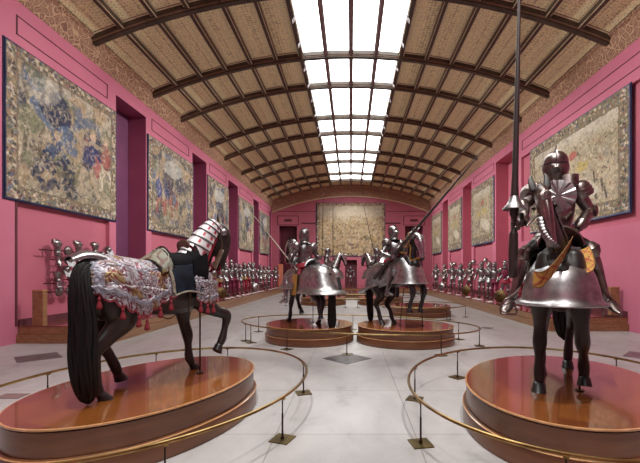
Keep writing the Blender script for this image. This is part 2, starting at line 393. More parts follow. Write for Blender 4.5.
# plinths along the walls
def plinth(name, x0, x1, y0, y1, label, sx):
    r = thing(name, label, 'plinth'); r['kind'] = 'structure'
    mb = MB(); inn = .05
    if sx: a, b = (x0, x1-inn) if sx < 0 else (x0+inn, x1); mb.box((a, y0+inn, .212), (b, y1, PLH-.022))
    else: mb.box((x0+inn, y0+inn, .212), (x1-inn, y1, PLH-.022))
    mb.build('upper_step', MT['wood_step'], r, False)
    mb = MB(); mb.box((x0, y0, 0), (x1, y1, .208)); mb.build('lower_step', MT['wood_step'], r, False)
    mb = MB()
    if sx: mb.box((a-(.01 if sx > 0 else 0), y0+inn-.01, PLH-.022), (b+(.01 if sx < 0 else 0), y1, PLH))
    else: mb.box((x0+inn-.01, y0+inn-.01, PLH-.022), (x1-inn+.01, y1, PLH))
    mb.build('plinth_top', MT['wood_plinth_top'], r, False)
    return r
plinth('long_plinth', -W2, -5.85, 9.3, 38.4, 'long stepped wooden plinth below the wall with deep niches', -1)
plinth('long_plinth', 5.85, W2, 11.2, 38.4, 'long stepped wooden plinth below the widest tapestry', 1)
plinth('end_plinth', -5, 5, 31.0, Y1, 'stepped wooden plinth across the far end of the hall', 0)
for i, (sx, y0) in enumerate([(-1, 9.36), (1, 11.26)]):
    mb = MB(); mb.box((min(sx*(W2-.04), sx*W2), y0, PLH), (max(sx*(W2-.04), sx*W2), 38.1, PLH+.16))
    struct(mb.build(['baseboard_left', 'baseboard_right'][i], MT['groove'], smooth=False), 'dark skirting strip at the back of the '+['plinth behind the riderless horse', 'plinth beside the lance-bearing knight'][i], 'baseboard')
# groove outlines above the tapestries, and on the end wall
TN = [1]
def trim(rects, mat, label, cat='trim'):
    TN[0] += 1; mb = MB()
    for lo, hi in rects: mb.box(lo, hi)
    return struct(mb.build('trim_%d' % TN[0], mat, smooth=False), label, cat)
def groove_rect(sx, y0, y1, z0, z1, label, w=.028):
    x = sorted((sx*(W2-.012), sx*(W2+.01)))
    R = [((x[0], a, b), (x[1], c, d)) for a, b, c, d in [(y0, z0, y1, z0+w), (y0, z1-w, y1, z1), (y0, z0, y0+w*1.5, z1), (y1-w*1.5, z0, y1, z1)]]
    return trim(R, MT['groove'], label)
for i, (a, b) in enumerate(TAP_L): groove_rect(-1, a+.35, b-.4, 7.58, 8.06, 'grooved panel outline above the %s tapestry of the niched wall' % ['first', 'second', 'third', 'fourth', 'fifth'][i])
for i, (a, b) in enumerate(TAP_R): groove_rect(1, a+.1 if i else 9.6, b-.35 if i else 18.2, 7.58, 8.02, 'grooved panel outline above the %s tapestry of the wall beside the knight' % ['first', 'second', 'third', 'fourth'][i])
x = -W2+.006; trim([((-W2-.01, 9.27, .42), (-W2+.015, 9.33, 4.02))], MT['groove'], 'dark upright joint at the near end of the recessed panel')
trim([((-W2-.005, Y0, 7.0), (-W2+.004, 8.9, 7.015))], MT['groove'], 'fine joint in the pink wall nearest the viewer')
for s in (-1, 1):
    q = 'beside the armour-lined side of the riderless horse' if s < 0 else 'on the lance-bearing knight side'
    a, b = sorted((s*5.4, s*7.6))
    trim([((a, Y1-.02, 6.58), (b, Y1+.01, 6.64)), ((a, Y1-.02, 7.5), (b, Y1+.01, 7.56)), ((a, Y1-.02, 6.58), (a+.07, Y1+.01, 7.56)), ((b-.07, Y1-.02, 6.58), (b, Y1+.01, 7.56)),
          ((s*6.5-.4, Y1-.02, 6.95), (s*6.5+.4, Y1+.01, 7.2))], MT['groove'], 'grooved overdoor panel with a vent, end wall, '+q)
    a, b = sorted((s*3.55, s*5.1)); trim([((a, Y1-.03, 6.72), (b, Y1+.01, 6.84))], MT['groove'], 'dark horizontal joint beside the end tapestry, '+q)
    a, b = sorted((s*3.55, s*8.2)); trim([((a, Y1-.02, 7.98), (b, Y1+.01, 8.03))], MT['groove'], 'thin horizontal joint under the arch, '+q)
# friezes
for s in (-1, 1):
    ys = np.linspace(Y0, Y1, 40); mb = MB()
    prof = [(W2-.0, 8.42), (W2-.05, 8.47), (W2-.06, 8.53), (W2-.09, 8.56), (W2-.17, 8.95), (W2-.16, 9.0), (W2-.24, 9.06), (W2-.24, 9.14), (W2+.05, 9.3)]
    mb.grid([[(s*x, y, z) for x, z in prof] for y in ys])
    struct(mb.build('cornice_left' if s < 0 else 'cornice_right', MT['frieze']), 'brown scrollwork frieze under the vault, '+('niched wall' if s < 0 else 'wall beside the knight'), 'cornice')
mb = MB(); xs = np.linspace(-8.1, 8.1, 50)
mb.grid([[(x, Y1-.02, arc(x)-.93+.02*abs(x)/8), (x, Y1-.12, arc(x)-.86), (x, Y1-.14, arc(x)-.02), (x, Y1-.25, arc(x)+.04), (x, Y1-.25, arc(x)+.3)] for x in xs])
fb = struct(mb.build('cornice_back', MT['frieze']), 'brown arched frieze over the end wall', 'cornice')
mb = MB(); mb.tube([(x, Y1-.07, arc(x)-.93, .06) for x in xs], 6, (0, 1, 0)); mb.build('arch_moulding', MT['lintel'], fb)
# vault: panels, ribs, bars, skylight
RIBS = [-6.8, -3.1, -.6, 3.1, 5.6, 9.3, 11.9, 15.5, 18.0, 21.7, 24.2, 27.9, 30.4, 34.1, 36.6]
XD = [2.03, 3.05, 4.07, 5.09, 6.1, 7.12, 8.06]
SKY_END = 36.6
mb = MB(); yb = [Y0]+RIBS+[Y1]
def panel(x0, x1, y0, y1):
    up = .2; bw = .1; bi = .035
    g = lambda x, y, o=0: (x, y, arc(x)+up+o)
    o = [g(x0, y0), g(x1, y0), g(x1, y1), g(x0, y1)]
    i = [g(x0+bw, y0+bw+.1, .02), g(x1-bw, y0+bw+.1, .02), g(x1-bw, y1-bw-.1, .02), g(x0+bw, y1-bw-.1, .02)]
    i2 = [(a, b, c+.03) for a, b, c in i]
    mb.add(o+i, [(0, 1, 5, 4), (1, 2, 6, 5), (2, 3, 7, 6), (3, 0, 4, 7)], 1)
    mb.add(i+i2, [(0, 1, 5, 4), (1, 2, 6, 5), (2, 3, 7, 6), (3, 0, 4, 7)], 2)
    mb.add(i2, [(0, 1, 2, 3)], 0)
for a, b in zip(yb[:-1], yb[1:]):
    for s in (-1, 1):
        for x0, x1 in zip(XD[:-1], XD[1:]):
            q = sorted((s*x0, s*x1)); panel(q[0], q[1], a, b)
    if a >= SKY_END-.01:
        for k in range(4): panel(-2.03+1.015*k, -2.03+1.015*(k+1), a, b)
# roof deck behind the side panels keeps daylight out
ceil = struct(mb.build('ceiling', [MT['coffer'], MT['lintel'], MT['rib_light']], smooth=False), 'barrel-vaulted ceiling of stencilled tan coffers between dark ribs', 'ceiling')
xs = np.linspace(-8.12, 8.12, 57)
for y in RIBS:
    mb = MB()
    for q, (lo, hi, w) in enumerate([(.09, .3, .15), (0, .1, .085), (.05, .1, .115)]):
        mb.grid([[(x, y-w, arc(x)+lo), (x, y+w, arc(x)+lo), (x, y+w, arc(x)+hi), (x, y-w, arc(x)+hi)] for x in xs], True, True, True, 1 if q == 2 else 0)  # lighter brown strip is a highlight painted along the rib
    mb.build('ceiling_rib', [MT['rib'], MT['rib_light']], ceil, 30)
for xb in [s*x for x in XD[:-1] for s in (-1, 1)]:
    mb = MB(); w = .085 if abs(xb) > 2.1 else .11
    for lo, hi, ww in [(.1, .26, w), (.06, .11, w*.55)]:
        mb.box((xb-ww, Y0, arc(xb)+lo), (xb+ww, Y1-.2, arc(xb)+hi))
    for e in (-1, 1): mb.box((xb+e*w*.8-.012, Y0, arc(xb)+.085), (xb+e*w*.8+.012, Y1-.2, arc(xb)+.1), 1)
    mb.build('ceiling_bar', [MT['rib'], MT['lintel']], ceil, False)
sky = thing('skylight', 'long bright glazed skylight down the crown of the vault', 'skylight'); sky['kind'] = 'structure'
for a, b in zip(yb[:-1], yb[1:]):
    if a >= SKY_END-.01: continue
    for k in range(4):
        x0, x1 = -2.03+1.015*k, -2.03+1.015*(k+1); mb = MB()
        mb.add([(x0, a, arc(x0)+.24), (x1, a, arc(x1)+.24), (x1, b, arc(x1)+.24), (x0, b, arc(x0)+.24)], [(0, 1, 2, 3)])
        mb.build('glass_pane', MT['glass'], sky, False)
for xb in (-1.015, 0, 1.015):
    mb = MB(); mb.box((xb-.085, Y0, arc(xb)+.1), (xb+.085, Y1-.2, arc(xb)+.235)); mb.box((xb-.045, Y0, arc(xb)+.05), (xb+.045, Y1-.2, arc(xb)+.1)); mb.build('glazing_bar', MT['skybar'], sky, False)
# little white spotlights along the skylight curb
def spot_proto():
    r = thing('spotlight', 'x', 'spotlight')
    mb = MB(); mb.tube([(0, 0, .1, .018), (.02, 0, 0, .018)], 8); mb.build('bracket', MT['white_paint'], r)
    mb = MB(); G = [[(-.05+.03*i, .0+.05*math.cos(t)*(1+.25*i*.3), -.02-.045*i+.05*math.sin(t)*(1+.25*i*.3)) for t in np.linspace(0, 2*PI, 10, endpoint=False)] for i in range(5)]
    mb.grid(G, True, True, True); mb.build('lamp_head', MT['white_paint'], r)
    return r
proto = spot_proto(); first = True
ORD = ['first', 'second', 'third', 'fourth', 'fifth', 'sixth', 'seventh', 'eighth', 'ninth', 'tenth', 'eleventh', 'twelfth', 'thirteenth', 'fourteenth', 'fifteenth', 'sixteenth', 'seventeenth']
for s in (-1, 1):
    for i, y in enumerate([10.2, 11.2, 12.8, 14.2, 15.9, 17.3, 18.8, 20.6, 22.3, 23.5, 25.2, 26.6]):
        o = proto if first else copy_tree(proto); first = False
        o.location = (s*1.9, y, arc(2.0)+.0); o.rotation_euler = (0, 0, 0 if s > 0 else PI)
        o['label'] = 'small white spotlight on the skylight curb, %s along the %s' % (ORD[i], 'niched-wall side' if s < 0 else 'knight side'); o['group'] = 'spotlights along the skylight'

# ------------------------------------------------------------------ tapestries (woven colours worked out here)
def vnoise(H, W, cell, rs, oct=1):
    out = np.zeros((H, W)); amp = 1; tot = 0
    for o in range(oct):
        c = max(1.5, cell/2**o); h, w = int(H/c)+3, int(W/c)+3; g = rs.rand(h, w)
        yy = np.arange(H)/c; xx = np.arange(W)/c; yi = yy.astype(int); xi = xx.astype(int)
        fy = (yy-yi)[:, None]; fx = (xx-xi)[None]; fy = fy*fy*(3-2*fy); fx = fx*fx*(3-2*fx)
        out += amp*((g[yi][:, xi]*(1-fx)+g[yi][:, xi+1]*fx)*(1-fy)+(g[yi+1][:, xi]*(1-fx)+g[yi+1][:, xi+1]*fx)*fy); tot += amp; amp *= .6
    return out/tot
def lerp(a, b, t): return a+(b-a)*t[..., None]
def col(*c): return np.array(srgb(*c)[:3])
def paint(H, W, seed, style):
    rs = np.random.RandomState(seed); yy, xx = np.mgrid[0:H, 0:W]; v = yy/H; u = xx/W   # v=0 bottom
    n1, n2, n3, n4 = [vnoise(H, W, c*H/160, rs, 3) for c in (34, 14, 7, 22)]
    A = lerp(np.broadcast_to(col(150, 134, 108), (H, W, 3)), np.broadcast_to(col(196, 180, 146), (H, W, 3)), np.clip((n1-.3)*2.2, 0, 1))
    def put(m, c, k=1.0):
        nonlocal A
        A = lerp(A, np.broadcast_to(c, A.shape), np.clip(m, 0, 1)*k)
    def blob(cx, cy, rx, ry, c, rot=0, k=.95):
        a = W/H*(u-cx); b = v-cy; ca, sa = math.cos(rot), math.sin(rot); p = (a*ca+b*sa)/rx; q = (-a*sa+b*ca)/ry
        put((1.15-np.sqrt(p*p+q*q)-(n3-.5)*.5)*6, c, k)
    def stroke(pts, r, c, k=.95):
        for (x0, y0), (x1, y1) in zip(pts[:-1], pts[1:]):
            a = W/H*(u-x0); b = v-y0; dx = W/H*(x1-x0); dy = y1-y0
            t = np.clip((a*dx+b*dy)/(dx*dx+dy*dy+1e-9), 0, 1); d = np.sqrt((a-t*dx)**2+(b-t*dy)**2)
            put((1.1-d/r-(n3-.5)*.4)*5, c, k)
    blue, dblue, cream, red, green, dark, tan, pale = col(84, 106, 140), col(34, 46, 82), col(216, 200, 170), col(164, 78, 70), col(112, 116, 84), col(44, 44, 50), col(176, 146, 104), col(200, 200, 192)
    put((n2-.52)*7, green, .55); put((n4-.6)*8, blue, .6); put((n3-.62)*9, dark, .55); put((.36-n3)*9, cream, .6)
    W2h = W/H
    def figure(cx, cy, s, top, legs, lean=0, cape=None):
        hx = cx+lean*s*.5/W2h
        if cape is not None: blob(cx+.12*s/W2h, cy+.1*s, .16*s, .3*s, cape, .4)
        stroke([(cx, cy), (cx-.14*s/W2h, cy-.24*s), (cx-.16*s/W2h, cy-.5*s)], .06*s, legs)
        stroke([(cx, cy), (cx+.16*s/W2h, cy-.22*s), (cx+.24*s/W2h, cy-.48*s)], .06*s, legs)
        blob(cx+lean*.2*s/W2h, cy+.16*s, .14*s, .26*s, top, -lean)
        stroke([(hx, cy+.34*s), (hx-.26*s/W2h, cy+.3*s), (hx-.42*s/W2h, cy+.34*s)], .04*s, col(170, 150, 122))
        stroke([(hx, cy+.32*s), (hx+.2*s/W2h, cy+.12*s)], .05*s, top)
        blob(hx, cy+.48*s, .07*s, .09*s, col(206, 170, 140)); blob(hx, cy+.55*s, .11*s, .04*s, col(170, 150, 110))
        stroke([(cx-.1*s/W2h, cy-.05*s), (cx+.12*s/W2h, cy-.06*s)], .02*s, dark, .7)
    if style == 'hunt':
        put((v-.55-.12*(n4-.5))*4*(1-abs(u-.4)), pale, .3)
        for k in range(6):
            cx = rs.rand(); stroke([(cx, .2+.2*rs.rand()), (cx+.04, .6), (cx+.02+.1*(rs.rand()-.5), .98)], .018, col(96, 84, 70), .8)
        for k in range(26):
            blob(rs.rand(), .42+.5*rs.rand(), .06+.08*rs.rand(), .04+.06*rs.rand(), dblue if rs.rand() < .25 else (blue if rs.rand() < .35 else (green if rs.rand() < .5 else tan)), rs.rand()*3, .8)
        for k in range(30): blob(rs.rand(), .1+.3*rs.rand(), .03+.05*rs.rand(), .03+.03*rs.rand(), [dblue, green, dark, tan][rs.randint(4)], rs.rand()*3, .7)
        if seed == 1:
            stroke([(.2, .68), (.36, .55), (.52, .46)], .045, blue); blob(.4, .7, .1, .14, dblue, .5); blob(.36, .62, .16, .05, dblue, -.6)
            blob(.27, .8, .13, .09, pale, .3, .35); blob(.45, .55, .1, .07, blue, .3)
            figure(.66, .42, .5, col(40, 54, 110), col(188, 166, 136), .25, col(176, 84, 84))
            figure(.86, .46, .42, red, cream, 0); figure(.3, .36, .34, col(60, 80, 120), tan, .5)
            for k in range(60): blob(.18+.34*rs.rand(), .16+.22*rs.rand(), .02, .014, dblue, rs.rand()*3, .9)
        else:
            for k in range(3+rs.randint(2)):
                figure(.2+.6*rs.rand(), .28+.22*rs.rand(), .3+.16*rs.rand(), [blue, dblue, red, cream, col(60, 80, 150)][rs.randint(5)], [cream, tan, red][rs.randint(3)], rs.rand()*.8-.4, red if rs.rand() < .4 else None)
            blob(.2+.6*rs.rand(), .62, .12, .2, dblue, .2, .8); blob(.5, .76, .22, .09, pale, .1, .7)
    elif style == 'battle':
        A = lerp(A, np.broadcast_to(col(190, 172, 134), A.shape), np.full((H, W), .45))
        put((v-.72-.1*(n4-.5))*6, col(212, 204, 186), .75)
        for k in range(420): blob(rs.rand(), .12+.62*rs.rand()**1.0, .005+.016*rs.rand(), .005+.012*rs.rand(), [tan, dark, col(150, 110, 80), green, cream, col(160, 100, 84), col(176, 152, 90)][rs.choice(7, p=[.2, .14, .16, .18, .16, .06, .1])], rs.rand()*3, .75)
        for k in range(14): stroke([(.1+.5*rs.rand(), .2+.2*rs.rand()), (.12+.5*rs.rand(), .3+.2*rs.rand())], .01, dark, .0)
        for k in range(16):
            x, y = .15+.55*rs.rand(), .16+.2*rs.rand(); stroke([(x, y), (x+.012, y+.1)], .011, dark, .85); blob(x+.006, y+.11, .012, .014, tan)
        blob(.46, .66, .06, .035, col(176, 84, 70)); blob(.38, .52, .1, .04, col(186, 164, 70)); blob(.62, .5, .09, .03, col(186, 164, 70)); blob(.35, .3, .2, .08, col(206, 196, 172), .3)
    else:
        A = lerp(A, np.broadcast_to(col(206, 170, 110), A.shape), np.full((H, W), .55))
        put((v-.62-.22*(n4-.5))*5, col(206, 192, 166), .85)
        for k in range(900):
            y = .08+.66*rs.rand(); x = rs.rand(); s = .006+.018*(1-y)*rs.rand()
            blob(x, y, s, s*1.6, [tan, dark, col(120, 84, 64), green, cream, col(150, 92, 76), col(206, 164, 84), col(70, 74, 90)][rs.choice(8, p=[.18, .14, .16, .14, .14, .06, .13, .05])], rs.rand()*3, .5)
    if style != 'back':
        for k in range(2600 if H > 140 else 1200):
            cx, cy, s = rs.rand(), rs.rand(), .004+.009*rs.rand(); a_, b_ = rs.rand()*3, .4+.6*rs.rand()
            x0, x1, y0, y1 = max(int((cx-.03)*W), 0), int((cx+.03)*W)+2, max(int((cy-.03)*H), 0), int((cy+.03)*H)+2
            a = W2h*(u[y0:y1, x0:x1]-cx); b = v[y0:y1, x0:x1]-cy
            if not a.size: continue
            p = (a*math.cos(a_)+b*math.sin(a_))/(s*1.8); q = (-a*math.sin(a_)+b*math.cos(a_))/(s*b_)
            c = [cream, col(176, 158, 126), dark, dblue, green, col(120, 100, 80)][rs.choice(6, p=[.3, .26, .1, .1 if style == 'hunt' else .02, .12, .12 if style == 'hunt' else .2])]
            A[y0:y1, x0:x1] = lerp(A[y0:y1, x0:x1], np.broadcast_to(c, a.shape+(3,)), np.clip((1.2-np.sqrt(p*p+q*q))*4, 0, 1)*.32)
    # border: guard lines and floral dabs
    bw = {'hunt': .085, 'battle': .125, 'back': .06}[style]
    du = np.minimum(u, 1-u)*W2h; dv = np.minimum(v, 1-v); d = np.minimum(du, dv)
    inb = d < bw
    g = col(148, 124, 92) if style != 'back' else col(196, 156, 96)
    if style == 'battle': g = col(134, 120, 92)
    if style == 'hunt': g = col(142, 122, 96)
    B = np.broadcast_to(g, A.shape).copy(); save = A; A = B
    for k in range(1500):
        side = rs.randint(4); t = rs.rand(); o = bw*(.15+.7*rs.rand())
        cx, cy = [(t, o), (t, 1-o), (o/W2h, t), (1-o/W2h, t)][side]; s = .005+.008*rs.rand()
        c = [cream, green, dblue, col(140, 86, 78), dark, tan, blue][rs.choice(7, p=[.24, .22, .1, .12, .14, .12, .06])]
        x0, x1, y0, y1 = int((cx-.06)*W), int((cx+.06)*W)+2, int((cy-.06)*H), int((cy+.06)*H)+2
        x0, y0 = max(x0, 0), max(y0, 0)
        a = W2h*(u[y0:y1, x0:x1]-cx); b = v[y0:y1, x0:x1]-cy
        if a.size: A[y0:y1, x0:x1] = lerp(A[y0:y1, x0:x1], np.broadcast_to(c, a.shape+(3,)), np.clip((1.2-np.sqrt(a*a+b*b)/s)*4, 0, 1)*.7)
    A = np.where(inb[..., None], A, save)
    line = np.clip(1-abs(d-bw)/.006, 0, 1); A = lerp(A, np.broadcast_to(col(92, 78, 60) if style != 'back' else col(150, 112, 66), A.shape), line*.9)
    edge = np.clip((.012-d)*300, 0, 1)
    A = lerp(A, np.broadcast_to(col(34, 38, 78) if style != 'battle' else col(74, 82, 128), A.shape), edge)
    wx = (vnoise(H, W, 7*H/160, rs, 2)-.5)*.03*H/1.6; wy_ = (vnoise(H, W, 7*H/160, rs, 2)-.5)*.03*H/1.6
    k = (1-np.clip((.03-d)*60, 0, 1))*(.45+.55*(d > bw))
    A = A[np.clip((yy+wy_*k).astype(int), 0, H-1), np.clip((xx+wx*k).astype(int), 0, W-1)]
    g = A.mean(2, keepdims=True); A = g+(A-g)*.8
    hi = vnoise(H, W, 2.2*H/160, rs, 1)
    return np.clip(A*(.62+.36*n3[..., None]+.36*hi[..., None]), 0, 1)
def tapestry(a, b, z0, z1, to3, seed, style, res, label, thick=.035, sag=.0):
    H = res; W = max(24, int(res*(b-a)/(z1-z0))); col_ = paint(H, W, seed, style); rs = np.random.RandomState(seed)
    wob = vnoise(H, W, 30, rs, 2)*.03
    us = np.linspace(a, b, W); zs = np.linspace(z0, z1, H)
    G = np.array([[to3(uu, zz+sag*math.sin(PI*(uu-a)/(b-a))*(zz-z0)/(z1-z0)*-0, thick+wob[j, i]) for i, uu in enumerate(us)] for j, zz in enumerate(zs)])
    mb = MB(); mb.grid(G, cols=[tuple(c)+(1,) for c in col_.reshape(-1, 3)])
    o = mb.build('tapestry', MT['tap']); tag(o, label, 'tapestry')
    mb = MB(); p = .02
    lo = np.minimum(np.array(to3(a-p, z0-p, .004)), np.array(to3(b+p, z1+p, thick*.8))); hi = np.maximum(np.array(to3(a-p, z0-p, .004)), np.array(to3(b+p, z1+p, thick*.8)))
    mb.box(lo, hi); e = mb.build('lining', MT['blue_cloth'], o, False)
    return o
LBL = ['hunting tapestry with a striding blue-coated figure, nearest on the niched wall', 'woven hunting tapestry between the first and second wall niches',
       'woven tapestry between the second and third wall niches', 'woven tapestry between the third and fourth wall niches', 'farthest woven tapestry on the niched wall, next to the end wall']
for i, (a, b) in enumerate(TAP_L):
    tapestry(a, b, 3.5 if i == 0 else 3.45, 7.3, lambda u, z, d: (-W2+d, u, z), 1+i, 'hunt', [230, 150, 110, 90, 70][i], LBL[i])
LBL = ['widest tan battle tapestry, hanging behind the lance-bearing knight', 'tan tapestry just beyond the niche past the knight lance', 'tan tapestry third along the wall past the knight', 'small-looking tan tapestry beside the far corner on the knight side']
for i, (a, b) in enumerate(TAP_R):
    tapestry(a, b, 3.5, 7.28, lambda u, z, d: (W2-d, u, z), 20+i, 'battle', [210, 110, 90, 70][i], LBL[i])
tapestry(-3.6, 3.5, 3.35, 8.85, lambda u, z, d: (u, Y1-d-.01, z), 40, 'back', 130, 'large golden tapestry of crowded figures on the end wall')
# ------------------------------------------------------------------ platforms and barriers
def ell(a, b, t): return a*math.cos(t), b*math.sin(t)
def platform(cx, cy, a, b, yaw, h, label, group):
    r = thing('oval_platform', label, 'platform', (cx, cy, 0), yaw, group)
    n = 96; T = np.linspace(0, 2*PI, n, endpoint=False)
    def ring(d, z): return [((a+d)*math.cos(t), (b+d)*math.sin(t), z) for t in T]
    hm = h*.47
    mb = MB(); mb.grid([ring(.02, 0), ring(.03, .01), ring(.03, hm-.03), ring(.02, hm-.012), ring(-.03, hm)], True, True, True); mb.build('lower_tier', MT['wood_side'], r, 35)
    mb = MB(); mb.grid([ring(.022, hm-.022), ring(.034, hm-.02), ring(.034, hm-.014), ring(.022, hm-.01)], True); mb.build('lower_moulding', MT['wood_edge'], r, 60)
    mb = MB(); mb.grid([ring(-.006, hm), ring(-.006, h-.035)], True, True, True); mb.build('upper_tier', MT['wood_side'], r, 35)
    mb = MB(); mb.grid([ring(-.008, h-.024), ring(.004, h-.02), ring(.007, h-.012), ring(.004, h-.003), ring(-.012, h-.001)], True); mb.build('rim_moulding', MT['wood_edge'], r, 60)  # rim highlight comes from the pale moulding colour
    mb = MB(); mb.grid([ring(-.012, h-.02), ring(-.012, h)], True, True, True); mb.build('platform_top', MT['veneer'], r, 35)
    return r
def barrier(cx, cy, a, b, yaw, label, posts, h=.44, group='brass rail barriers'):
    r = thing('rail_barrier', label, 'barrier', (cx, cy, 0), yaw, group)
    n = 120; mb = MB()
    pts = [ell(a, b, t) for t in np.linspace(0, 2*PI, n, endpoint=False)]
    G = []
    for k in range(n):
        x, y = pts[k]; nx, ny = x/(a*a), y/(b*b); l = math.hypot(nx, ny); nx /= l; ny /= l
        G.append([(x+nx*.017*math.cos(p), y+ny*.017*math.cos(p), h+.017*math.sin(p)) for p in np.linspace(0, 2*PI, 8, endpoint=False)])
    G.append(G[0]); mb.grid(G, True); mb.build('top_rail', MT['brass'], r)
    c, s = math.cos(yaw), math.sin(yaw)
    for q in posts:
        if isinstance(q, tuple):
            hh = q[2] if len(q) > 2 else 0
            Z = F*(EYE-hh)/(q[1]-VY); wx = (q[0]-VX)*Z/F-cx; wy = Z-cy
            lx, ly = wx*c+wy*s, -wx*s+wy*c; t = math.atan2(ly/b, lx/a)
        else: t = q
        x, y = ell(a, b, t); ang = math.atan2(y/(b*b), x/(a*a))
        mb = MB(); mb.tube([(x, y, .01, .011), (x, y, h*.62, .011)], 8); mb.tube([(x, y, h*.62, .0075), (x, y, h-.01, .0075)], 8)
        mb.tube([(x, y, .01, .022), (x, y, .03, .018), (x, y, .04, .012)], 8)
        p = mb.build('post', MT['bronze'], r)
        m = Matrix.Translation((x, y, 0)) @ Matrix.Rotation(ang, 4, 'Z'); mb = MB()
        mb.box((-.105, -.105, .001), (.105, .105, .012), 0, m); mb.build('base_plate', MT['plate_brass'], p, False)
        mb = MB(); mb.box((-.025, -.02, h-.024), (.025, .02, h-.002), 0, m); mb.build('rail_clip', MT['brass'], p, False)
    return r
G_P = 'oval wooden platforms'
LC, RCN = (-2.33, 4.48), (2.49, 4.50)
YL, YR = math.atan2(.93, .36), math.atan2(.866, .5)
HN, HM = .46, .42
platform(*LC, 1.42, .985, YL, HN, 'large two-tier oval wooden platform under the riderless horse', G_P)
platform(*RCN, 1.48, 1.06, YR, HN, 'large two-tier oval wooden platform under the lance-bearing knight', G_P)
AC, BC, CC = (-1.08, 9.9), (1.36, 9.62), (2.8, 15.4)
platform(*AC, 1.15, 1.08, 2.4, HM, 'round wooden platform under the rider seen from behind', G_P)
platform(*BC, 1.2, 1.08, -.3, HM, 'round wooden platform under the rearing horse', G_P)
platform(*CC, 1.2, 1.15, .2, HM, 'empty round wooden platform behind the rearing horse', G_P)
DC, EC = (-1.5, 20.6), (1.6, 20.6)
platform(*DC, 1.2, 1.12, 0, HM, 'far round wooden platform glimpsed behind the rider seen from behind', G_P)
platform(*EC, 1.2, 1.12, 0, HM, 'far round wooden platform glimpsed between the rearing horse legs', G_P)
platform(.05, 25.8, 3.0, 1.75, 0, HM, 'farthest oval wooden platform, centred before the end plinth', G_P)
barrier(-2.30, 4.53, 2.07, 1.68, math.atan2(.945, .326), 'thin brass oval rail around the riderless horse platform',
        [(282.5, 439.5), (304.5, 393), (248, 360), (155, 357), (2, 402), (165.5, 447, .44), (60, 464, .44)])
barrier(2.45, 4.60, 2.08, 1.69, math.atan2(.89, .456), 'thin brass oval rail around the lance-bearing knight platform',
        [(423, 443.5), (413.5, 399), (453.5, 376), (534, 362), (592, 367), (637.5, 377), (566, 454, .44)])
barrier(.036, 9.78, 3.12, 1.70, math.atan2(.32, -.947), 'thin brass rail ringing the two middle platforms',
        [(248.5, 341), (256, 331.5), (263.5, 342.5), (288, 349.3), (346.5, 355.5), (427, 353), (478.5, 346), (456.5, 339.5), (353, 328)])
barrier(2.8, 15.3, 1.75, 1.6, 0, 'thin brass rail around the empty round platform', [(452, 321), (457.5, 321), (461, 317), (400, 322), (372, 316)])
barrier(-.1, 20.4, 3.6, 1.8, 0, 'far thin brass rail around the two rear riders', [(279, 306), (345.5, 307.5), (357, 307.5), (318, 308.5), (392, 308)])
# upright wooden end posts on the plinths
def end_post(x, y, label):
    r = thing('wooden_post', label, 'post', (x, y, PLH), 0, 'wooden end posts on the plinths')
    mb = MB(); mb.box((-.13, -.07, 0), (.13, .07, .86)); mb.build('post_body', MT['wood_step'], r, False)
    mb = MB(); mb.box((-.135, -.075, .86), (.135, .075, .885)); mb.build('post_cap', MT['wood_edge'], r, False)
end_post(-7.78, 9.5, 'short square wooden post on the plinth end behind the horse tail')
end_post(7.95, 11.5, 'short square wooden post on the plinth end beside the knight foot')
# ------------------------------------------------------------------ horses (x forward, y left, z up, withers about 1.5 m)
BODY = [(-.82, 1.16, .09, .09), (-.76, 1.16, .19, .17), (-.60, 1.15, .285, .265), (-.40, 1.14, .285, .27), (-.15, 1.10, .295, .26), (.08, 1.075, .31, .265), (.30, 1.08, .325, .25), (.48, 1.12, .325, .235), (.62, 1.13, .27, .205), (.72, 1.14, .19, .15), (.77, 1.15, .10, .09)]
BT = catmull(np.array(BODY), 8)
def body_at(x):
    return [np.interp(x, BT[:, 0], BT[:, k]) for k in (1, 2, 3)]
def FL(pts, y, w=1): return pts
def foreleg(pts, s):
    """pts: elbow, forearm, knee, cannon, fetlock, pastern, tip as x,y,z"""
    R = [(.12, .17), (.10, .135), (.062, .08), (.066, .073), (.042, .048), (.054, .058), (.045, .047)]
    return [(*p, r[0]*1.0, r[1]) for p, r in zip(pts, R)]
def hindleg(pts):
    R = [(.13, .21), (.135, .20), (.11, .16), (.078, .10), (.06, .078), (.046, .057), (.055, .058), (.048, .049)]
    return [(*p, *r) for p, r in zip(pts, R)]
def front_std(y, dx=0): return [(.50+dx*0, y, 1.02), (.50+dx*.1, y, .84), (.50+dx*.4, y, .64), (.51+dx*.7, y, .46), (.50+dx*.9, y, .32), (.50+dx, y, .17), (.53+dx, y, .085)]
def hind_std(y, dx=0): return [(-.55, y*.95, 1.14), (-.50+dx*.1, y*1.1, .94), (-.44+dx*.4, y*1.1, .80), (-.55+dx*.6, y, .65), (-.69+dx*.8, y, .50), (-.68+dx*.9, y, .34), (-.665+dx, y, .16), (-.63+dx, y, .085)]
def rot_pitch(p, ang, piv=(-.5, 1.0)):
    x, z = p[0]-piv[0], p[2]-piv[1]; c, s = math.cos(ang), math.sin(ang)
    return (piv[0]+x*c-z*s, p[1], piv[1]+x*s+z*c, *p[3:])
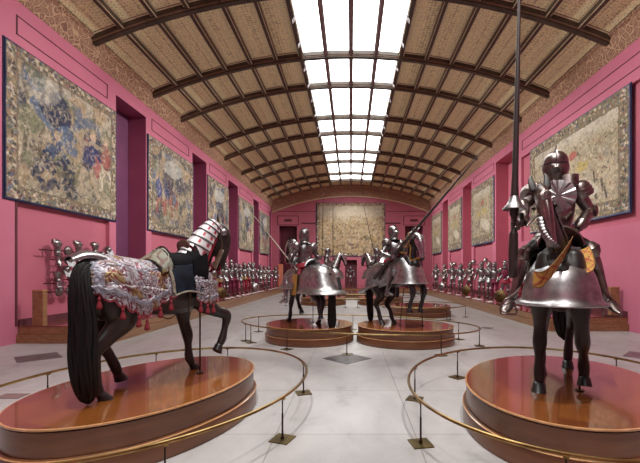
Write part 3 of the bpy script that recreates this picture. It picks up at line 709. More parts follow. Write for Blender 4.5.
def hoof(parent, top, d, flat=True):
    """top centre, direction pointing to the ground"""
    top = np.array(top[:3]); d = np.array(d)/np.linalg.norm(d); mb = MB()
    f = np.array([1., 0, 0])-d*d[0]; f /= np.linalg.norm(f); s = np.cross(d, f); G = []
    for k, (t, r, fx) in enumerate([(0, .044, 0), (.012, .053, 0), (.04, .058, .008), (.092, .069, .02)]):
        e, g_ = (np.array([1., 0, 0]), np.array([0, 1., 0])) if flat else (f, s)
        G.append([top+d*t+e*(fx+r*1.12*math.cos(a)*(1 if math.cos(a) > 0 else .85))+g_*r*math.sin(a) for a in np.linspace(0, 2*PI, 14, endpoint=False)])
    mb.grid(G, True, True, True); mb.build('hoof', MT['hoof'], parent)
def horse(name, label, group, fr, cfg, mat, voxel=.014):
    r = thing(name, label, 'horse', tuple(fr.o), fr.yaw, group, fr.sc)
    pit = cfg.get('pitch', 0); RP = (lambda p: rot_pitch(p, pit)) if pit else (lambda p: p)
    tubes = [([(x, 0, z, w, h) for x, z, h, w in BODY], (0, 1, 0))]
    if pit: tubes = [([RP((x, 0, z, w, h)) for x, z, h, w in BODY], (0, 1, 0))]
    tubes.append((cfg['neck'], (0, 1, 0))); tubes.append((cfg['head'], cfg.get('head_side', (0, 1, 0))))
    for k in ('lf', 'rf'): tubes.append((foreleg(cfg[k], 1), (0, 1, 0)))
    for k in ('lh', 'rh'): tubes.append((hindleg(cfg[k]), (0, 1, 0)))
    # chest and buttock muscle
    for s in (-1, 1):
        tubes.append(([RP((.60, s*.10, 1.30, .09, .10)), RP((.64, s*.11, 1.12, .11, .12)), RP((.58, s*.12, .96, .08, .10))], (0, 1, 0)))
        tubes.append(([RP((-.72, s*.09, 1.22, .09, .10)), RP((-.70, s*.12, 1.02, .09, .13)), RP((-.60, s*.13, .86, .06, .10))], (0, 1, 0)))
    hd = [np.array(p[:3]) for p in cfg['head']]; hs = np.array(cfg.get('head_side', (0, 1, 0)), float)
    b = organic('horse_body', tubes, voxel, mat, r)
    ax = hd[-1]-hd[0]; ax /= np.linalg.norm(ax); hs = hs-ax*(hs@ax); hs /= np.linalg.norm(hs); fc = np.cross(ax, hs)
    ln = np.linalg.norm(hd[-1]-hd[0])
    for s in (-1, 1):
        e = hd[0]+hs*s*.055+fc*.03; mb = MB()
        mb.tube([(*e, .03, .02), (*(e-ax*.06+hs*s*.008), .032, .018), (*(e-ax*.13+hs*s*.012), .016, .01), (*(e-ax*.165), .004, .004)], 8, tuple(hs), 3); mb.build('ear', mat, r)
        e = hd[0]+ax*ln*.30+hs*s*.088+fc*.045; mb = MB()
        mb.grid([[e+.021*(hs*s*math.cos(p)+math.sin(p)*(ax*math.cos(t)+fc*math.sin(t))) for t in np.linspace(0, 2*PI, 10, endpoint=False)] for p in np.linspace(.05, 2.4, 7)], True, True, True); mb.build('eye', MT['eye'], r)
    for k in ('lf', 'rf', 'lh', 'rh'):
        p = cfg[k]; d = cfg.get(k+'_d') or (.45, 0, -1); hoof(r, p[-1], d, k+'_d' not in cfg)
    return r
def tail(parent, pts, n=46, seed=3, mat='hair'):
    """a hanging bundle of long locks. pts rows x,y,z,ra,rb"""
    rs = np.random.RandomState(seed); A = catmull(np.array(pts), 5); t, a, b = frames(A[:, :3], (0, 1, 0)); mb = MB()
    core = [(*p[:3], p[3]*.82, p[4]*.82) for p in A]; mb.tube(core, 14, (0, 1, 0))
    for k in range(n):
        th = 2*PI*k/n+rs.rand()*.2; q = .72+.25*rs.rand(); e = len(A)-rs.randint(0, 5); ph = rs.rand()*6
        pts2 = []
        for i in range(e):
            w = .12*math.sin(i*.45+ph)
            p = A[i, :3]+a[i]*A[i, 3]*q*math.sin(th+w)+b[i]*A[i, 4]*q*math.cos(th+w)
            rr = max(.003, min(A[i, 3], A[i, 4])*.2*(1 if i < e-3 else (e-i)/3.5)); pts2.append((*p, rr, rr))
        mb.tube(pts2, 6, (0, 1, 0))
    return mb.build('tail', mtl(mat), parent)
def strap(parent, name, pts, w, th, mat, side=(0, 1, 0), n=4):
    mb = MB(); mb.tube([(*p, w, th) for p in pts], 8, side, n); return mb.build(name, mtl(mat), parent)
def crinet(parent, neck, u0, u1, bands, thm, off, mat, name='neck_armour', flare=.014, holes=None):
    A = catmull(np.array([list(p) for p in neck], float), 24); n = len(A); mb = MB()
    for k in range(bands):
        a = u0+(u1-u0)*k/bands; b_ = u0+(u1-u0)*(k+1.12)/bands
        idx = np.linspace(a*(n-1), min(1, b_)*(n-1), 5); S = np.array([[np.interp(i, range(n), A[:, c]) for c in range(5)] for i in idx])
        for q in range(5): S[q, 3:] += off+flare*(1-q/4)
        G = sweep(S, 17, (0, 1, 0), 1, -thm, thm)
        mb.shell(G, .006)
    return mb.build(name, mtl(mat), parent)
def chanfron(parent, head, hs, mat, off=.014, thm=1.75, u1=.86):
    A = catmull(np.array([list(p) for p in head], float), 10); n = int(len(A)*u1)
    G = sweep(A[:n], 17, hs, 1, -thm, thm, off); mb = MB(); mb.shell(G, .005)
    c = A[int(n*.28)]; t, a, b = frames(A[:n, :3], hs); i = int(n*.28); o = c[:3]+b[i]*(c[4]+off)
    mb.grid([[o+b[i]*h+r*(a[i]*math.sin(q)+t[i]*math.cos(q)) for q in np.linspace(0, 2*PI, 12, endpoint=False)] for h, r in [(-.01, .05), (.012, .045), (.022, .02), (.06, .004)]], True, False, True)
    return mb.build('face_plate', mtl(mat), parent)
def bell(parent, name, V, xs, mat, tf=None, dents=0, th=.012, x0=None):
    """flared horse armour: V rows z, half width, far x, near x"""
    V = catmull(np.array(V, float), 5); G = []
    for z, w, xe, xn in V:
        row = []; k = min(w*1.15, abs(xe-xn)*.8)
        for t in np.linspace(0, 1, 8)[:-1]: row.append((xn+(xe-xs*k-xn)*t, w, z))
        for p in np.linspace(0, PI, 19):
            row.append((xe-xs*k+xs*k*math.sin(p)**.9, w*math.cos(p), z))
        for t in np.linspace(1, 0, 8)[1:]: row.append((xn+(xe-xs*k-xn)*t, -w, z))
        if tf: row = [tf(p) for p in row]
        G.append(row)
    mb = MB(); mb.shell(G, th); E = np.array(G[-1]); 
    mb.tube([(*p, .014) for p in E], 6, (0, 0, 1), 1)
    return mb.build(name, mtl(mat), parent)
def saddle_arch(parent, name, x, zc, r0, r1, th, mat, tilt=0, a0=-1.15, a1=1.15, tf=None):
    G = []
    for a in np.linspace(a0, a1, 19):
        row = []
        for r in np.linspace(r0, r1, 4):
            row.append((x+tilt*(r-r0)-.04*math.cos(a)*0, r*math.sin(a)*1.0, zc+r*math.cos(a)))
        G.append(row)
    G = np.array(G)
    if tf: G = np.array([[tf(p) for p in row] for row in G])
    mb = MB(); mb.shell(G, th); return mb.build(name, mtl(mat), parent)
def drape(x_lo, x_hi, nx, zlow, off, side, nz=24, zt=None):
    """cloth lying over the barrel of the horse, hanging straight below its widest line"""
    G = []
    for x in np.linspace(x_lo, x_hi, nx):
        zc, h, w = body_at(x); zb = zlow(x); row = []
        L_arc = PI/2*(w+h)/2; L = L_arc+max(0, zc-zb)
        for t in np.linspace(0, 1, nz):
            s = t*L
            if s < L_arc: p = s/L_arc*PI/2; q = (x, side*(w+off)*math.sin(p), zc+(h+off)*math.cos(p))
            else: q = (x, side*(w+off+.015), zc-(s-L_arc))
            row.append(q)
        G.append(row)
    return np.array(G)
def tassel(parent, p, s=1):
    mb = MB(); x, y, z = p
    mb.tube([(x, y, z+.06*s, .004), (x, y, z, .006)], 6); mb.tube([(x, y, z+.005*s, .014*s), (x, y, z-.02*s, .022*s), (x, y, z-.035*s, .017*s), (x, y, z-.10*s, .034*s), (x, y, z-.13*s, .036*s)], 10, (0, 1, 0), 2)
    return mb.build('tassel', MT['tassel'], parent)

# ---- riderless horse, arched neck, right foreleg lifted
frL = Frame(*LC, HN, .46, .89)
neckL = [(.38, 0, 1.14, .16, .28), (.53, -.01, 1.34, .145, .25), (.65, -.03, 1.55, .125, .205), (.75, -.055, 1.73, .105, .165), (.84, -.08, 1.86, .09, .13), (.90, -.10, 1.92, .08, .10)]
HDX, HDY = .72, -.69
headL = [(.875+HDX*d, -.095+HDY*d, 1.91+z, ra, rb) for d, z, ra, rb in [(-.01, 0, .08, .095), (.04, -.08, .092, .13), (.06, -.19, .09, .13), (.07, -.32, .07, .10), (.055, -.44, .058, .077), (.035, -.53, .06, .07), (.01, -.585, .046, .046)]]
cfgL = dict(neck=neckL, head=headL, head_side=(.69, .72, 0),
    lf=front_std(.12, .05)[:3]+[(.56, .10, .46), (.56, .085, .32), (.56, .07, .17), (.60, .065, .085)],
    rf=[(.52, -.14, 1.04), (.62, -.15, .88), (.82, -.15, .76), (.99, -.16, .69), (.96, -.16, .52), (.91, -.16, .365), (.86, -.16, .305)],
    rf_d=(-.8, 0, -1), lh=hind_std(.16, .1)[:4]+[(-.50, .19, .53), (-.40, .20, .38), (-.32, .21, .22), (-.29, .21, .14)], lh_d=(.15, 0, -1),
    rh=hind_std(-.15, -.06))
LH = horse('horse', 'riderless dark brown horse in silver caparison, one foreleg lifted, on the oval platform', 'mounted display horses', frL, cfgL, MT['hide_left'])
tail(LH, [(-.69, -.02, 1.34, .05, .05), (-.77, -.05, 1.34, .07, .065), (-.83, -.09, 1.24, .09, .075), (-.85, -.13, 1.05, .11, .09), (-.85, -.16, .78, .125, .10), (-.86, -.18, .5, .13, .105), (-.85, -.19, .26, .115, .095), (-.82, -.18, .10, .08, .07), (-.80, -.17, .03, .04, .04)], 60)
# caparison over the croup: embossed silver scrolls and gilt figures on crimson cloth
def relief_grid(G, seed, edge_lo=True, amp=.009):
    n, m = G.shape[:2]; rs = np.random.RandomState(seed)
    N = np.cross(np.gradient(G, axis=0), np.gradient(G, axis=1)); N /= np.maximum(np.linalg.norm(N, axis=2, keepdims=True), 1e-9)
    ctr = np.array([G[..., 0].mean(), 0, 1.1])
    if ((G-ctr)*N).sum() < 0: N = -N
    a = vnoise(n, m, 8, rs, 1); b = vnoise(n, m, 3.5, rs, 2)
    scroll = np.abs(np.sin(a*24))
    silver = np.clip((scroll-.46)*5, 0, 1)
    g = np.clip((vnoise(n, m, 12, rs, 2)-.62)*12, 0, 1)
    u, v = np.mgrid[0:n, 0:m]; u = u/(n-1); v = v/(m-1)
    band = np.clip(1-np.abs(v-.80)/.05, 0, 1)+np.clip(1-np.abs(u-.09)/.045, 0, 1)+np.clip(1-np.abs(v-.36)/.022, 0, 1)+np.clip(1-np.abs(u-.94)/.03, 0, 1)
    band = np.clip(band*2, 0, 1)
    rim = np.clip((v-.955)*60, 0, 1)
    c = lerp(np.broadcast_to(col(120, 32, 48), (n, m, 3)), np.broadcast_to(col(172, 170, 176), (n, m, 3)), silver)
    c = c*(1-.6*np.clip(1-np.abs(scroll-.5)/.14, 0, 1))[..., None]  # crevice shade painted into the colour along the scroll edges
    c = lerp(c, np.broadcast_to(col(142, 120, 80), (n, m, 3)), g*silver)
    c = lerp(c, np.broadcast_to(col(150, 150, 162), (n, m, 3)), band)
    c = lerp(c, np.broadcast_to(col(158, 60, 72), (n, m, 3)), rim)
    c = c*(.45+.85*b[..., None])
    H = amp*(silver*(.6+.6*b)+.9*band+.5*g)*(1-rim)
    return G+N*H[..., None], [tuple(np.clip(q, 0, 1))+(1,) for q in c.reshape(-1, 3)]
def scallop(base, per=.105, d=.045): return lambda x: base(x)-d*abs(math.sin(PI*x/per))**.7
XLO = [-.86, -.80, -.70, -.5, -.3, -.22, -.05, .05, .2]; ZLO = [1.18, 1.13, 1.05, .93, .82, .88, .99, 1.03, 1.05]
base = lambda x: float(np.interp(x, XLO, ZLO))
for s, nm in ((-1, 'a'), (1, 'b')):
    G = drape(-.815, .12, 110, scallop(base), .028, s, 70)
    G, cc = relief_grid(G, 5 if s < 0 else 6); mb = MB(); mb.grid(G, cols=cc); mb.build('croup_caparison', MT['relief'], LH, 60)
basef = lambda x: float(np.interp(x, [.3, .45, .6, .74], [.97, .93, .90, .95]))
def chest_grid(s):
    G = []
    for x in np.linspace(.34, .70, 60):
        zc, h, w = body_at(x); zb = scallop(basef, .09, .035)(x); row = []
        for z in np.linspace(min(zc+h*.62, 1.38-.1*(x-.34)), zb, 50):
            k = math.sqrt(max(.0, 1-((z-zc)/h)**2)) if z > zc else 1
            row.append((x+.0, s*((w+.05)*max(k, .55)+.03*(1-(z-zb)/.5 if z < zb+.5 else 0)), z))
        G.append(row)
    # wrap across the breast
    x, w0 = .70, abs(G[-1][-1][1])
    for p in np.linspace(.1, 1, 14):
        row = []
        for (xx, yy, zz) in G[59]: row.append((xx+.16*math.sin(p*PI/2), yy*math.cos(p*PI/2), zz))
        G.append(row)
    return np.array(G)
for s in (-1, 1):
    G, cc = relief_grid(chest_grid(s), 8+s); mb = MB(); mb.grid(G, cols=cc); mb.build('breast_caparison', MT['relief'], LH, 60)
for x in (-.74, -.56, -.39, -.295, -.13, .0):
    for s in (-1, 1):
        zc, h, w = body_at(x); tassel(LH, (x, s*(w+.05), base(x)-.045), .78)
for x in (.40, .52, .64):
    for s in (-1, 1):
        zc, h, w = body_at(x); tassel(LH, (x, s*(w+.09), basef(x)-.04), .78)
mb = MB(); mb.shell([[(-.60-.22*t, .135*math.sin(p)*(1.05-.35*t)*1.1, 1.405-.01*t+.075*math.cos(p)*(1-.3*t)+.05*math.sin(t*2.2)) for p in np.linspace(-1.9, 1.9, 13)] for t in np.linspace(0, 1.35, 10)], .008)
mb.build('tail_guard', MT['steel_dull'], LH)
# saddle, blue velvet skirts, crinet
for s in (-1, 1):
    G = drape(.03, .47, 30, lambda x: 1.02+.04*math.sin((x-.03)*8), .062, s, 26); mb = MB(); mb.grid(G); mb.build('saddle_skirt', MT['navy'], LH)
    E = [tuple(G[i, -1]) for i in range(30)]; E = [tuple(G[0, j]) for j in range(6, 26)]+E[1:]
    mb = MB(); mb.tube([(*p, .012, .02) for p in E], 6, (0, 0, 1)); mb.build('skirt_braid', MT['fringe'], LH)
    strap(LH, 'stirrup_strap', [(.25, s*.33, 1.04), (.26, s*.30, .95), (.27, s*.27, .82)], .014, .006, 'leather')
mb = MB(); mb.shell([[(x, .20*math.sin(a), 1.36+.17*math.cos(a)+.05*((x-.25)/.2)**2) for a in np.linspace(-1.5, 1.5, 15)] for x in np.linspace(.06, .44, 10)], .03); mb.build('saddle_seat', MT['black_velvet'], LH)
G = []
for a in np.linspace(-1.35, 1.35, 27): G.append([(-.10+.20*t, (.31-.09*t)*math.sin(a)*1.05, 1.24+(.20+.15*t)*math.cos(a)-.0*t) for t in np.linspace(0, 1, 14)])
G, cc = relief_grid(np.array(G), 21, amp=.008); cc = [(c[0]*.5+.03, c[1]*.5+.035, c[2]*.36+.02, 1) for c in cc]
mb = MB(); mb.shell(G, .025, cols=cc); mb.build('cantle', MT['relief_gold'], LH)
E = [tuple(g[-1]) for g in G]; mb = MB(); mb.tube([(*p, .014) for p in E], 6, (1, 0, 0)); mb.build('cantle_edge', MT['black_velvet'], LH)
G = []
for a in np.linspace(-1.5, 1.5, 21): G.append([(.36+.13*t, (.20+.06*t)*math.sin(a), 1.30+(.24+.15*t)*math.cos(a)) for t in np.linspace(0, 1, 6)])
mb = MB(); mb.shell(G, .03); mb.build('pommel', MT['black_velvet'], LH)
mb = MB(); mb.grid([[(.41+.02*q, .11*math.sin(p)*r, 1.63+.075*math.cos(p)*r) for p in np.linspace(0, 2*PI, 16, endpoint=False)] for q, r in [(-1, .7), (-.6, 1), (.8, 1), (1.3, .7)]], True, True, True); mb.build('pommel_boss', MT['leather'], LH)
for s in (-1, 1):
    mb = MB(); mb.shell([[(.34+.22*t, s*(.27+.02*math.sin(q*3)), 1.44-.36*q+.10*t*(1-q)) for t in np.linspace(0, 1, 8)] for q in np.linspace(0, 1, 10)], .02); mb.build('knee_flap', MT['black_velvet'], LH)
mb = MB(); crinet(LH, neckL, .22, 1.0, 1, 1.95, .012, 'red_velvet', 'neck_cloth', 0)
A = catmull(np.array(neckL), 24); n = len(A); mb = MB(); K = 7
for k in range(K):
    u0, u1 = .20+.78*k/K, .20+.78*(k+1.1)/K
    S = np.array([[np.interp(i, range(n), A[:, c]) for c in range(5)] for i in np.linspace(u0*(n-1), min(1, u1)*(n-1), 7)])
    for q in range(7): S[q, 3:] += .022+.02*(1-q/6)
    G = sweep(S, 33, (0, 1, 0), 1, -1.62, 1.62); cc = []
    for i in range(7):
        for j in range(33):
            jj = abs(j-16); red = (2 <= i <= 4 and jj in (7, 8, 13, 14)); edge = i == 0 or i == 6
            c = col(150, 46, 58) if red else (col(66, 62, 66) if edge else col(206, 204, 206)); cc.append(tuple(c)+(1,))
    mb.shell(G, .006, cols=cc)
mb.build('neck_armour', MT['relief'], LH)
for s in (-1, 1):
    strap(LH, 'bridle_strap', [tuple(np.array(headL[q][:3])+np.array((.69, .72, 0))*s*headL[q][3]*1.04) for q in (0, 1, 3, 5)], .007, .014, 'leather', (1, 0, 0))
    strap(LH, 'rein', [tuple(np.array(headL[5][:3])+np.array((.69, .72, 0))*s*.06), (.84, s*.14-.05, 1.26), (.78, s*.20, 1.30), (.55, s*.20, 1.46), (.42, s*.12, 1.62)], .004, .02, 'red_velvet', (1, 0, 0))
    strap(LH, 'cheek_fringe', [(.86, s*.11-.09, 1.58), (.80, s*.14-.05, 1.45), (.74, s*.16-.03, 1.33)], .012, .05, 'leather', (1, 0, 0))
mb = MB(); p = frL.L(P(220, 234, 5.25)); c = np.array(headL[1][:3])+np.array((-.69, -.72, 0))*.085+np.array((.72, -.69, 0))*.05; mb.grid([[c+np.array((-.69, -.72, 0))*h+rr*(np.array((.72, -.69, 0))*math.sin(t)+np.array((0, 0, 1.))*math.cos(t)) for t in np.linspace(0, 2*PI, 14, endpoint=False)] for h, rr in [(-.01, .05), (.012, .046), (.025, .02), (.028, .004)]], True, True, True); mb.build('eye_blinker', MT['steel_dull'], LH)
mb = MB(); mb.tube([(-.12, -.26, .80, .006), (-.02, -.30, .76, .006), (.1, -.28, .80, .006)], 6, n=4); mb.build('girth_cord', MT['black_velvet'], LH)
def support(x, y, z0, z1, label, lean=0):
    r = thing('support_rod', label, 'rod', (x, y, z0), 0, 'metal rods propping the horses')
    mb = MB(); mb.tube([(0, 0, .004, .011), (lean, 0, z1-z0, .011)], 8); mb.build('rod', MT['bronze'], r)
    mb = MB(); mb.tube([(0, 0, .001, .045), (0, 0, .012, .045)], 12, caps=False); mb.build('foot_disc', MT['bronze'], r)
w = P(200, 375, 4.84); support(w[0], w[1], HN, 1.40, 'thin metal rod propping the riderless horse under its chest')
# ------------------------------------------------------------------ knights in plate (origin at the hips, x forward, y left)
def rotm(pitch=0, yaw=0, piv=(0, 0, 0)):
    return Matrix.Translation(piv) @ Matrix.Rotation(yaw, 4, 'Z') @ Matrix.Rotation(pitch, 4, 'Y') @ Matrix.Translation([-q for q in piv])
def ap(m, G):
    G = np.asarray(G, float); M = np.array(m); return G@M[:3, :3].T+M[:3, 3]
def limb(p0, p1, rows, side, res=14, off=0):
    """plate round a limb: rows t, r_side, r_other"""
    p0, p1 = np.array(p0, float), np.array(p1, float)
    return sweep([(*(p0+(p1-p0)*t), a+off, b+off) for t, a, b in rows], res, side, 2)
def hand_mesh(mb, wrist, d, side, curl, s=1.0, grip=1.0):
    """palm, four jointed fingers and a thumb. d along the hand, side across the knuckles (towards the thumb), curl into the palm"""
    w, d, side, curl = [np.array(v, float) for v in (wrist, d, side, curl)]
    d /= np.linalg.norm(d); side -= d*(side@d); side /= np.linalg.norm(side); curl = curl-d*(curl@d)-side*(curl@side); curl /= np.linalg.norm(curl)
    mb.tube([(*(w), .028*s, .020*s), (*(w+d*.04*s), .040*s, .018*s), (*(w+d*.085*s), .043*s, .016*s)], 10, tuple(side), 3)
    for k, (o, l) in enumerate([(.032, .95), (.011, 1.05), (-.011, 1.0), (-.031, .82)]):
        p = w+d*.08*s+side*o*s; pts = [p]; ang = .25
        for q, seg in enumerate([.042, .030, .024]):
            ang += (.55+.45*q)*grip; p = p+(d*math.cos(ang)+curl*math.sin(ang))*seg*l*s; pts.append(p)
        mb.tube([(*p, r*s) for p, r in zip(pts, [.0105, .010, .009, .0075])], 7, tuple(side), 2)
    p = w+d*.028*s+side*.036*s; pts = [p, p+(d*.55+side*.6+curl*.5)*.032*s, p+(d*.75+side*.35+curl*1.1)*.055*s, p+(d*.85+side*.0+curl*1.5)*.068*s]
    mb.tube([(*p, r*s) for p, r in zip(pts, [.013, .0125, .011, .009])], 7, tuple(d), 2)
def helmet(root, M, mat, style='armet', res=20, slit='black_slot', crest=.03):
    """closed helmet: skull, comb, visor with sight, bevor and gorget"""
    z0 = .66; prof = [(.0, .112, .108), (.05, .121, .114), (.10, .132, .123), (.15, .137, .127), (.195, .131, .121), (.235, .112, .102), (.265, .078, .07), (.28, .04, .035), (.284, .004, .004)]
    P_ = catmull(np.array(prof), 2); th = np.linspace(0, 2*PI, res, endpoint=False)
    G = [[(.012+rx*math.cos(t), ry*math.sin(t), z0+z) for t in th] for z, rx, ry in P_]
    mb = MB(); mb.grid(ap(M, G), True, True, True)
    if crest:
        cm = []
        for q in np.linspace(-.25, 1.05, 13):
            a = q*PI*.62; r = .137
            cm.append([(.012+r*math.sin(a)*1.0+(h)*math.sin(a), w, z0+.15+(.13+h)*math.cos(a)) for w, h in [(-.008, -.01), (-.003, crest), (.003, crest), (.008, -.01)]])
        mb.grid(ap(M, cm), True, True, True)
    h = mb.build('helmet', mat, root)
    V = []
    for z, r, pr in [(.045, .130, .0), (.075, .137, .02), (.10, .141, .045), (.125, .141, .03), (.138, .141, .012)]:
        V.append([(.012+(r+pr*max(0, math.cos(t))**6)*math.cos(t), (r-.008)*math.sin(t), z0+z) for t in np.linspace(-1.45, 1.45, 17)])
    mb = MB(); mb.shell(ap(M, V), .006); mb.build('visor', mat, h)
    S = [[(.012+(.139+.004)*math.cos(t), (.130)*math.sin(t), z0+z) for t in np.linspace(-1.05, 1.05, 13)] for z in (.139, .151)]
    mb = MB(); mb.shell(ap(M, S), .004); mb.build('sight_slit', MT[slit], h)
    V = [[(.014+r*math.cos(t), r*.9*math.sin(t), z0+z) for t in th] for z, r in [(.035, .130), (.0, .120), (-.03, .108), (-.055, .122), (-.075, .150), (-.085, .172)]]
    mb = MB(); mb.shell(ap(M, V), .006, True); mb.build('gorget', mat, h)
    return h
def cuirass(root, M, mat, res=28, waist=.10):
    St = catmull(np.array([(.10, .135, .118, .140, .0), (.16, .150, .128, .158, .0), (.26, .180, .142, .180, .0), (.38, .188, .150, .190, -.002), (.48, .165, .140, .178, -.005), (.55, .120, .112, .135, -.008), (.59, .092, .095, .108, -.005)]), 3)
    th = np.linspace(0, 2*PI, res, endpoint=False); G = []
    for z, rf, rb, ry, xo in St:
        G.append([(xo+(rf if math.cos(t) > 0 else rb)*math.cos(t)+(.022*max(0, math.cos(t))**14 if z < .5 else 0), ry*math.sin(t)*(1-.06*max(0, math.cos(2*t))), z) for t in th])
    mb = MB(); mb.shell(ap(M, G), .008, True)
    mb.grid(ap(M, [[(p[0], p[1], p[2]) for p in G[-1]], [(p[0]*.9, p[1]*.9, p[2]+.012) for p in G[-1]]]), True)
    o = mb.build('cuirass', mat, root)
    for z in (.115, .54):
        k = min(range(len(St)), key=lambda i: abs(St[i][0]-z)); mb = MB(); R = ap(M, [G[k]])[0]; c = R.mean(0)
        mb.tube([(*(c+(p-c)*1.02), .008) for p in list(R)+[R[0]]], 6, (0, 0, 1)); mb.build('rolled_edge', mat, o)
    return o
def fauld(root, M, mat, depth=.2, flare=.1, lames=4, res=28):
    G = []
    for k in range(lames):
        for e in (0, 1):
            z = .12-depth*(k+e)/lames; f = flare*(k+e)/lames+.012*e
            G.append([((.142+f) * math.cos(t), (.150+f)*math.sin(t), z) for t in np.linspace(0, 2*PI, res, endpoint=False)])
    mb = MB(); mb.shell(ap(M, G), .006, True); return mb.build('fauld', mat, root, 25)
def knight(name, label, cat, loc, yaw, J, mats, group=None, scale=1, fine=True, extra=None):
    A, B, D = mats   # plate, under cloth/mail, leg cover
    r = thing(name, label, cat, loc, yaw, group, scale)
    T = rotm(J.get('lean', 0), J.get('twist', 0)); HM_ = T @ rotm(J.get('nod', 0), J.get('look', 0), (0, 0, .64))
    res = 16 if fine else 10
    sh = {s: ap(T, [(0, (.205 if s == 'l' else -.205), .50)])[0] for s in 'lr'}; hp = {s: np.array((0, .10 if s == 'l' else -.10, .0)) for s in 'lr'}
    helmet(r, HM_, A, res=res+4, crest=J.get('crest', .03)); cuirass(r, T, A, 28 if fine else 16)
    if J.get('fauld', 1): fauld(r, T, A if not J.get('skirt') else J['skirt'], J.get('fdepth', .2), J.get('fflare', .1), 4, 28 if fine else 16)
    body = []
    def U(v): v = np.array(v, float); return v/np.linalg.norm(v)
    for s, sg in (('l', 1), ('r', -1)):
        S, E, Wr = sh[s], np.array(J['elbow_'+s]), np.array(J['wrist_'+s]); H, K, An, To = hp[s], np.array(J['knee_'+s]), np.array(J['ankle_'+s]), np.array(J['toe_'+s])
        f = (1, 0, 0); out = (0, sg, 0)
        # pauldron: domed lames over the shoulder
        d = U(E-S); o = U(np.array((0, sg*.9, .55)))
        rows = []; 
        for t, ra in [(-.22, .03), (-.18, .075), (-.08, .105), (.06, .118), (.10, .112), (.11, .124), (.24, .118), (.25, .126), (.40, .108)]: rows.append((*(S+d*t*.30+np.array((0, sg*.0, .03))), ra, ra*1.02))
        mb = MB(); mb.grid(sweep(rows, res, f, 2), True, True, True); mb.build('pauldron', A, r, 30)
        G = limb(S+(E-S)*.3, E, [(0, .066, .068), (.5, .062, .064), (.86, .055, .057)], f, res); mb = MB(); mb.shell(G, .005, True); mb.build('upper_arm_plate', A, r)
        d2 = U(Wr-E); bis = U(d-d2) if np.linalg.norm(d-d2) > .2 else np.array((-1., 0, 0))
        mb = MB(); q = [(*(E-U(E-S)*.065), .052), (*(E-U(E-S)*.03+bis*.012), .066), (*(E+bis*.022), .072), (*(E+d2*.03+bis*.012), .066), (*(E+d2*.065), .052)]
        mb.tube(q, res, f, 2)
        c = E+np.array((0, sg*.06, 0)); mb.grid([[c+np.array((0, sg*h, 0))+rr*np.array((math.cos(t), 0, math.sin(t))) for t in np.linspace(0, 2*PI, 12, endpoint=False)] for h, rr in [(0, .07), (.012, .06), (.022, .03), (.026, .005)]], True, True, True)
        mb.build('elbow_cop', A, r)
        G = limb(E, Wr, [(.12, .055, .056), (.35, .058, .058), (.7, .046, .046), (.95, .042, .04)], f, res); mb = MB(); mb.shell(G, .005, True); mb.build('forearm_plate', A, r)
        hd = U(J.get('hand_'+s, Wr-E)); curl = U(J.get('curl_'+s, (0, -sg, 0))); sd = U(np.cross(curl, hd))*(1 if J.get('thumb_'+s, 1) > 0 else -1)
        mb = MB(); G = limb(Wr-d2*.10, Wr+hd*.03, [(0, .068, .064), (.35, .052, .049), (.8, .040, .035), (1, .043, .03)], f, res); mb.shell(G, .004, True)
        if fine: hand_mesh(mb, Wr+hd*.01, hd, sd, curl, 1.08)
        else: mb.tube([(*(Wr), .035, .03), (*(Wr+hd*.07), .042, .036), (*(Wr+hd*.11+curl*.03), .03, .03)], 8, f, 2)
        mb.build('gauntlet', A, r)
        # leg
        L = J.get('leg_mat', D)
        mb = MB(); G = limb(H, K, [(.02, .085, .095), (.3, .088, .100), (.7, .072, .08), (.92, .060, .064)], out, res); mb.shell(G, .006, True); mb.build('cuisse', L, r)
        kb = U(U(K-H)-U(An-K)) if np.linalg.norm(U(K-H)-U(An-K)) > .15 else np.array((1., 0, 0))
        mb = MB(); dk, dk2 = U(K-H), U(An-K); mb.tube([(*(K-dk*.08), .062), (*(K-dk*.035+kb*.012), .072), (*(K+kb*.025), .078), (*(K+dk2*.04+kb*.01), .070), (*(K+dk2*.08), .060)], res, out, 2)
        c = K+np.array((0, sg*.065, 0)); mb.grid([[c+np.array((0, sg*h, 0))+rr*np.array((math.cos(t), 0, math.sin(t))) for t in np.linspace(0, 2*PI, 12, endpoint=False)] for h, rr in [(0, .065), (.01, .055), (.02, .02)]], True, True, True)
        mb.build('knee_cop', L, r)
        mb = MB(); G = limb(K, An, [(.1, .060, .064), (.3, .064, .074), (.65, .050, .056), (.9, .043, .047), (.99, .050, .056)], out, res); mb.shell(G, .006, True); mb.build('greave', L, r)
        ft = U(To-An*np.array((1, 1, 1))); dn = To-np.array((0, 0, 0)); heel = An+np.array((0, 0, -.05))-U((To-An)*np.array((1, 1, 0)))*.05
        mb = MB(); mid = heel+(To-heel)*.5+np.array((0, 0, .02))
        mb.tube([(*heel, .034, .045), (*(An+np.array((0, 0, -.04))+(To-An)*.12), .045, .058), (*mid, .048, .042), (*(heel+(To-heel)*.8), .046, .030), (*To, .022, .014)], res, tuple(np.cross(U(To-heel), (0, 0, 1))), 3); mb.build('sabaton', J.get('sab_mat', L), r)
        body += [([(*S, .055), (*E, .045), (*Wr, .036)], f), ([(*H, .085), (*K, .055), (*An, .040)], out)]
    if fine:
        body += [([ap(T, [(0, 0, z)])[0].tolist()+[a, b] for z, a, b in [(-.08, .13, .11), (.1, .13, .11), (.3, .16, .13), (.48, .16, .12), (.58, .08, .08), (.68, .06, .06)]], (0, 1, 0))]
        organic('mail_body', body, .018, B, r, 3)
    else:
        mb = MB()
        for pts, sd in body: mb.tube(pts, 8, sd, 2)
        mb.tube([(0, 0, -.08, .13, .11), (0, 0, .12, .13, .11)], 10); mb.build('under_garment', B, r)
    if extra: extra(r, T, HM_)
    return r
